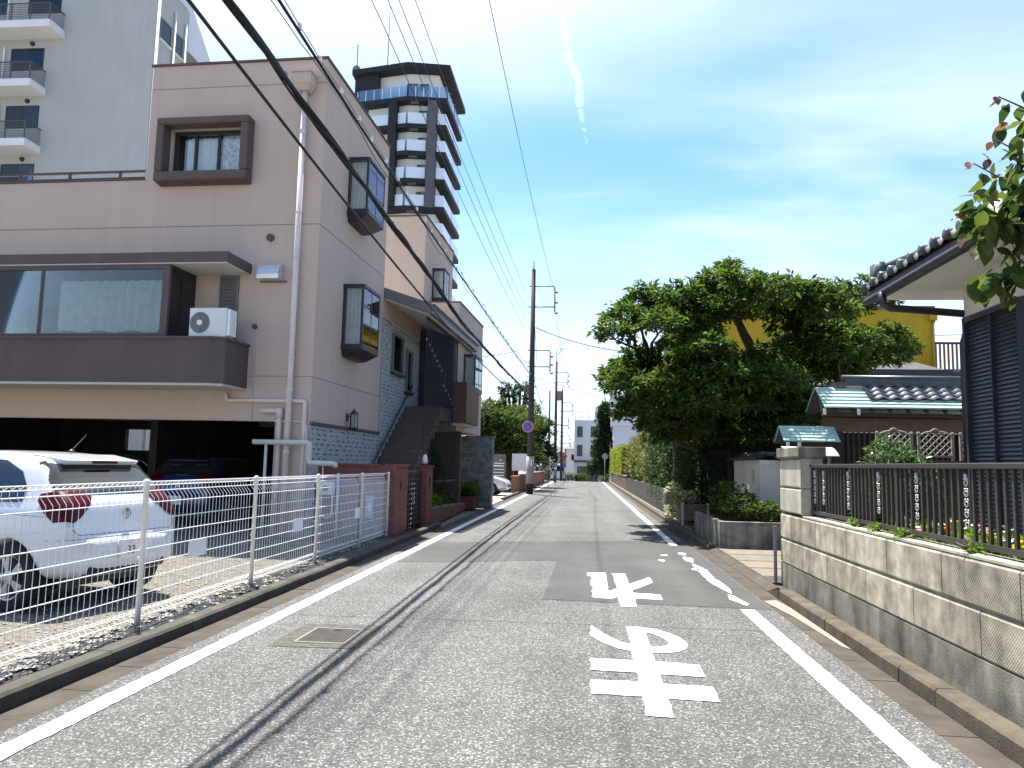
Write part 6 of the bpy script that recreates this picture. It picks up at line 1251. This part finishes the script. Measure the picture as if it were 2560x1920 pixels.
for k in range(14):
    z = 45.0-3.36*k
    if z < 1: break
    s = MB().prism(slab, z-.55, z).build('floor_slab', m_towerdk, tw_)
    mt = m_clearbal if k == 0 else m_towerglass
    segs = [(lerp2(A_,B_,.0),lerp2(A_,B_,.66)),(lerp2(A_,B_,.80),B_),(B_,lerp2(B_,C_,.53)),(lerp2(B_,C_,.74),C_)] if 0 < k < 5 else [(A_,B_),(B_,C_)]
    for p, q in segs+[(C_,lerp2(C_,D_,.5)),(lerp2(C_,D_,.5),D_)]: panel(p, q, z+.02, z+1.4, mt, 'balustrade', s)
    if k == 0:
        for p, q, n in ((A_,B_,6),(B_,C_,5),(C_,D_,8)):
            for i in range(n+1): c = lerp2(p,q,i/n); bx(c[0]-.04,c[0]+.04,c[1]+.08,c[1]+.16,z,z+1.32).build('baluster', m_white, s)
    f = bx(1.25,2.35,1.02,1.10,z+1.15,z+1.95).build('window', m_towergrey, tw_); bx(1.32,1.78,1.0,1.019,z+1.22,z+1.88).build('pane', m_glassblk, f); bx(1.84,2.28,1.0,1.019,z+1.22,z+1.88).build('pane', m_glass, f)
    bx(5.6-2.0,5.62-2.0+.35,4.0,6.0,z+.05,z+2.3).build('window', m_glassdk, tw_) if k else None
    bx(.3,1.3,.3,.9,z-.59,z-.551).build('ceiling_hatch', m_framelt, s)
MB().hexa([(-2.25,.10,31.4),(-1.25,-.05,31.4),(-1.25,1.3,31.4),(-2.25,1.4,31.4),(-2.25,.10,44.5),(-1.25,-.05,44.5),(-1.25,1.3,44.5),(-2.25,1.4,44.5)]).build('column', m_towerdk, tw_)
MB().hexa([(2.5,.15,31.4),(3.5,.32,31.4),(3.5,1.6,31.4),(2.5,1.5,31.4),(2.5,.15,44.5),(3.5,.32,44.5),(3.5,1.6,44.5),(2.5,1.5,44.5)]).build('column', m_towergrey, tw_)
rp_ = [(-7.2,1.0),(0,-.5),(5.0,.5),(5.0,12.3),(-7.8,13.4)]; rs_ = MB().prism(rp_, 48.4, 49.0).build('roof_slab', m_towerdk, tw_)
MB().prism([(-7.0,1.7),(-3.9,1.0),(-3.9,3),(-7,3)], 45.1, 48.39).build('dark_bay', m_towerdk, tw_); panel((-.4,.75),(1.2,.9), 45.1, 47.0, m_towergrey, 'penthouse_window', tw_)
rr_ = MB()
for p, q in (((-3,2),(4,3)),((4,3),(4,9)),((-7,3),(-4.5,2.5))):
    for z in (49.6,50.1): rr_.tube([(*p,z),(*q,z)], .035, 5)
    for t in np.linspace(0,1,7): c = lerp2(p,q,t); rr_.tube([(*c,49.0),(*c,50.1)], .03, 5)
rr_.build('roof_rail', m_steel, rs_); MB().tube([(-3.4,3,49),(-3.35,3,58.5)], [.07,.03], 6).build('lightning_rod', m_steel, rs_); MB().tube([(-7.6,4,49),(-7.6,4,54)], .06, 6).tube([(-8.4,4,53.6),(-6.9,4,53.9)], .04, 5).build('antenna_mast', m_steel, rs_); MB().lathe([(0,.1),(.35,.05),(.5,-.05)], (-7.6,3.8,50.6), 14, 'y').build('dish', m_framelt, rs_)
MB().box(-6,-1,4,9,49.001,49.8).build('plant_housing', m_towerdk, rs_)
# yellow building and roofs behind the gate
yb = thing('yellow_building', 'mustard yellow plain walled building behind the big tree', 'building', (17.4,40,0)); MB().box(-11.5,0,0,11,0,9.75).build('wall', m_yellow, yb); bx(-11.6,.06,-.08,11.1,9.751,9.95).build('parapet', m_greyroof, yb)
MB().tube([(-.06,-.08,.0),(-.06,-.08,9.0),(.04,-.08,9.3)], .06, 8).build('downpipe', m_yellow, yb, True); bx(-.25,.1,-.22,-.001,9.2,9.5).build('rain_hopper', m_yellow, yb)
for x in (-9.5,-6.0): f = bx(x,x+1.4,-.04,-.001,5.4,6.6).build('window', m_framelt, yb); bx(x+.08,x+1.32,-.05,-.041,5.48,6.52).build('pane', m_glassdk, f)
m_brownroof = M('brown_roof', (.06,.055,.055), .7, .2, 4); gh = thing('grey_roof_house', 'house with brown-grey ribbed roof between the gate and yellow building', 'house', (10.6,26,0)); MB().box(-2.2,2.2,.6,6,0,4.55).build('wall', m_housewhite, gh)
MB().hexa([(-2.6,0,4.5),(2.6,0,4.5),(2.6,6.4,4.5),(-2.6,6.4,4.5),(-.6,2.9,5.55),(1.3,2.9,5.55),(1.3,3.5,5.55),(-.6,3.5,5.55)]).build('roof', m_brownroof, gh)
for k in range(5): t = .06+k*.11; bx(-2.55+2.0*t,2.55-1.3*t,2.9*t-.06,2.9*t+.10,4.5+1.05*t-.01,4.5+1.05*t+.07).build('roof_course', m_brownroof, gh)
bh = thing('balcony_house', 'far house with a brown slatted balcony beside the yellow building', 'house', (18.25,38,0)); MB().box(-1.6,4,1.5,9,0,6.3).build('wall', m_concdk, bh); bx(-1.7,4,.0,1.6,6.301,6.5).build('balcony_floor', m_greyroof, bh); bx(-1.7,4,.0,.05,7.7,7.8).build('top_rail', m_wooddk, bh)
for x in np.arange(-1.7,4,.19): bx(x,x+.09,.0,.04,6.5,7.7).build('slat', m_wood, bh)
MB().tube([(-1.7,5,8.9),(4,5,9.1)], .02, 5).build('aerial_wire', m_steel, bh)
# far end of the street
wb = thing('white_building', 'white three storey building with dark windows at the street end', 'building', (-1.46,105,zf(105)))
zz0 = -zf(105)
mb = MB(); holed(mb, 0, 6.5, 0, 7.76+zz0, [(.36,1.12,5.5+zz0,6.9+zz0),(.36,1.12,2.92+zz0,4.38+zz0),(2.2,3.0,5.5+zz0,6.9+zz0),(2.2,3.0,2.92+zz0,4.38+zz0),(.42,3.2,0,1.5+zz0)], 0, .25); mb.box(0,.25,.2501,9,0,7.76+zz0).box(.2501,6.5,8.8,9,0,7.76+zz0); mb.build('wall', m_aptblue, wb)
for z in (5.5,2.92):
    for x in (.36,2.2):
        f = bx(x,x+.78,.14,.2,z+zz0,z+1.42+zz0).build('window', m_glassblk, wb); bx(x-.06,x+.84,-.08,-.001,z-.07+zz0,z-.001+zz0).build('sill', m_steel, f)
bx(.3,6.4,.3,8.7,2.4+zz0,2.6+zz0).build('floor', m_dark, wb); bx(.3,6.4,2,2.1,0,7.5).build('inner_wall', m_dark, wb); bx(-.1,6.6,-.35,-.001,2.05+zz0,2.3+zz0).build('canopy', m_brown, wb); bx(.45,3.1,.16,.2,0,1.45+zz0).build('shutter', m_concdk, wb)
rr_ = MB()
for z in (8.2,8.9): rr_.tube([(.1,.1,z+zz0),(6.4,.1,z+zz0)], .04, 5)
for x in np.arange(.1,6.5,.9): rr_.tube([(x,.1,7.7+zz0),(x,.1,8.9+zz0)], .03, 5)
rr_.build('roof_rail', m_steel, wb); bx(2.8,5.5,2,5,7.7+zz0,9.75+zz0).build('roof_hut', m_aptblue, wb); MB().tube([(.7,1,7.7+zz0),(.7,1,10.3+zz0),(1.4,1,10.3+zz0)], .03, 5).build('aerial', m_steel, wb); bx(.25,6.4,.25,8.8,7.5+zz0,7.7+zz0).build('roof', m_greyroof, wb)
ch = thing('cream_house', 'small cream house with grey hipped roof at the street end', 'house', (-2.9,120,zf(120))); zc = -zf(120); MB().box(-.0,3.2,0,6,0,4.15+zc).build('wall', m_cream, ch); MB().box(-3.5,-.01,1,6,0,3.6+zc).build('wall_wing', m_conc, ch)
MB().hexa([(-.3,-.3,4.15+zc),(3.4,-.3,4.15+zc),(3.4,6.3,4.15+zc),(-.3,6.3,4.15+zc),(.8,2.8,5.4+zc),(1.6,2.8,5.4+zc),(1.6,3.2,5.4+zc),(.8,3.2,5.4+zc)]).build('roof', m_greyroof, ch); MB().hexa([(-3.8,.7,3.6+zc),(0,.7,3.6+zc),(0,6.2,3.6+zc),(-3.8,6.2,3.6+zc),(-2.5,2.8,4.5+zc),(-.2,2.8,4.5+zc),(-.2,3.2,4.5+zc),(-2.5,3.2,4.5+zc)]).build('roof_wing', m_greyroof, ch)
for x in (-2.4,.8): bx(x,x+1.0,-.04 if x > 0 else .95,-.001 if x > 0 else .999,2.4+zc,3.3+zc).build('window', m_glassblk, ch)
rb = thing('white_apartment', 'white tiled flats with a stepped overhang behind the far hedge', 'building', (3.05,91,zf(91)))
MB().box(0,7,0,12,6.6,10.2).box(.25,7,.3,12,0,6.599).build('wall', M('white_tile', (.62,.64,.67), .6, .05, 3), rb); bx(-.05,7.05,-.05,12.05,10.2,10.4).build('parapet', m_white, rb)
mb = MB()
for z in np.arange(6.8,10.2,.45): mb.box(-.006,-.001,0,12,z,z+.03)
for y_ in np.arange(.3,12,.6): mb.box(-.006,-.001,y_,y_+.03,6.61,10.19)
mb.build('tile_joint', m_framelt, rb); bx(.23,.249,1,4,3,5).build('window', m_glassdk, rb); bx(.23,.249,6,9,3,5).build('window', m_glassdk, rb)
r = random.Random(9); cl = [(r.uniform(-1,1)*(1.7-.17*z), r.uniform(-1.2,1.2)*(1.6-.15*z), z, .8, .8, .75) for z in np.linspace(1.0,9.3,42)]
tree('conifer', 'tall dark conifer standing before the white building at the street end', (2.4,96,zf(96)), 9.6, cl, m_leafdk, 12000, .36, 131, .2, fork=.6)
sp_ = thing('sign_post', 'green round sign on a post seen from behind at the right kerb', 'road sign', (1.98,77.4,0)); mg = M('sign_back', (.3,.36,.28), .6); MB().tube([(0,0,0),(0,0,2.75)], .035, 8).build('post', mg, sp_, True); MB().lathe([(0,-.01),(.3,-.01),(.3,.01),(0,.01)], (0,-.05,2.55), 24, 'y').build('disc', mg, sp_)
shrub('post_shrub', 'small shrub at the foot of the round sign post', 'shrub', (2.0,78.3,0), [((0,0,.3),(.35,.35,.3))], m_leaf, 400, .18, 141)
shrub('corner_shrub', 'low dark shrub at the corner of the cream house', 'shrub', (-4.6,100,zf(100)), [((0,0,.8),(1.2,1.2,.8))], m_leafdk, 800, .3, 142)
hd_ = thing('garden_hedge', 'low dark hedge along the crossing before the white building', 'hedge', (0,100,zf(100))); a, b_, s = rosettes(np.stack([rng.uniform(-3,.3,260), rng.uniform(-.4,.4,260), rng.uniform(.1,1.0,260)],1), np.tile([0,-.3,.3],(260,1)), 5, .25, 7); a[:,2] = np.maximum(a[:,2], .03); leaf_obj('foliage', m_leaf, a, b_, s, hd_, seed=7); MB().tube([(-1,0,0),(-1,0,.6)], .05, 5).build('stem', m_bark, hd_)
# condensation trail high in the sky
cpts = [(-156,4063,2500),(-145,4224,2500),(-136,4442,2500),(-110,4609,2500),(-81,4735,2500),(-70,4950,2500),(-63,5184,2500),(-41,5440,2500),(-11,5833,2500)]
ct = MB(); P_ct = [Vector(p) for p in cpts]; o0 = P_ct[0].copy(); r = random.Random(2); n = 110
for k in range(n):
    t = k/(n-1)*(len(P_ct)-1); i = min(int(t), len(P_ct)-2); u = k/(n-1); c = P_ct[i].lerp(P_ct[i+1], t-i)-o0; s = (10+16*math.sin(math.pi*u)**.7)*(.7+.6*r.random())
    if u > .55 and r.random() < (u-.5): continue
    c += Vector((r.uniform(-9,9), r.uniform(-8,8), r.uniform(-4,4)))
    ct.lathe([(0,-.6*s),(.8*s,-.35*s),(s,0),(.8*s,.35*s),(0,.6*s)], tuple(c), 10)
m_ct, ntc, bsd = newmat('vapour'); ntc.nodes.remove(bsd); v_ = ntc.nodes.new('ShaderNodeVolumePrincipled'); v_.inputs['Color'].default_value = (1,1,1,1); v_.inputs['Anisotropy'].default_value = .3; v_.inputs['Density'].default_value = .0032; ntc.links.new(v_.outputs[0], ntc.nodes['Material Output'].inputs['Volume'])
co = ct.build('contrail', m_ct, None, True, loc=tuple(o0)); tag(co, 'thin white condensation trail in the blue sky', 'contrail'); co['kind'] = 'stuff'
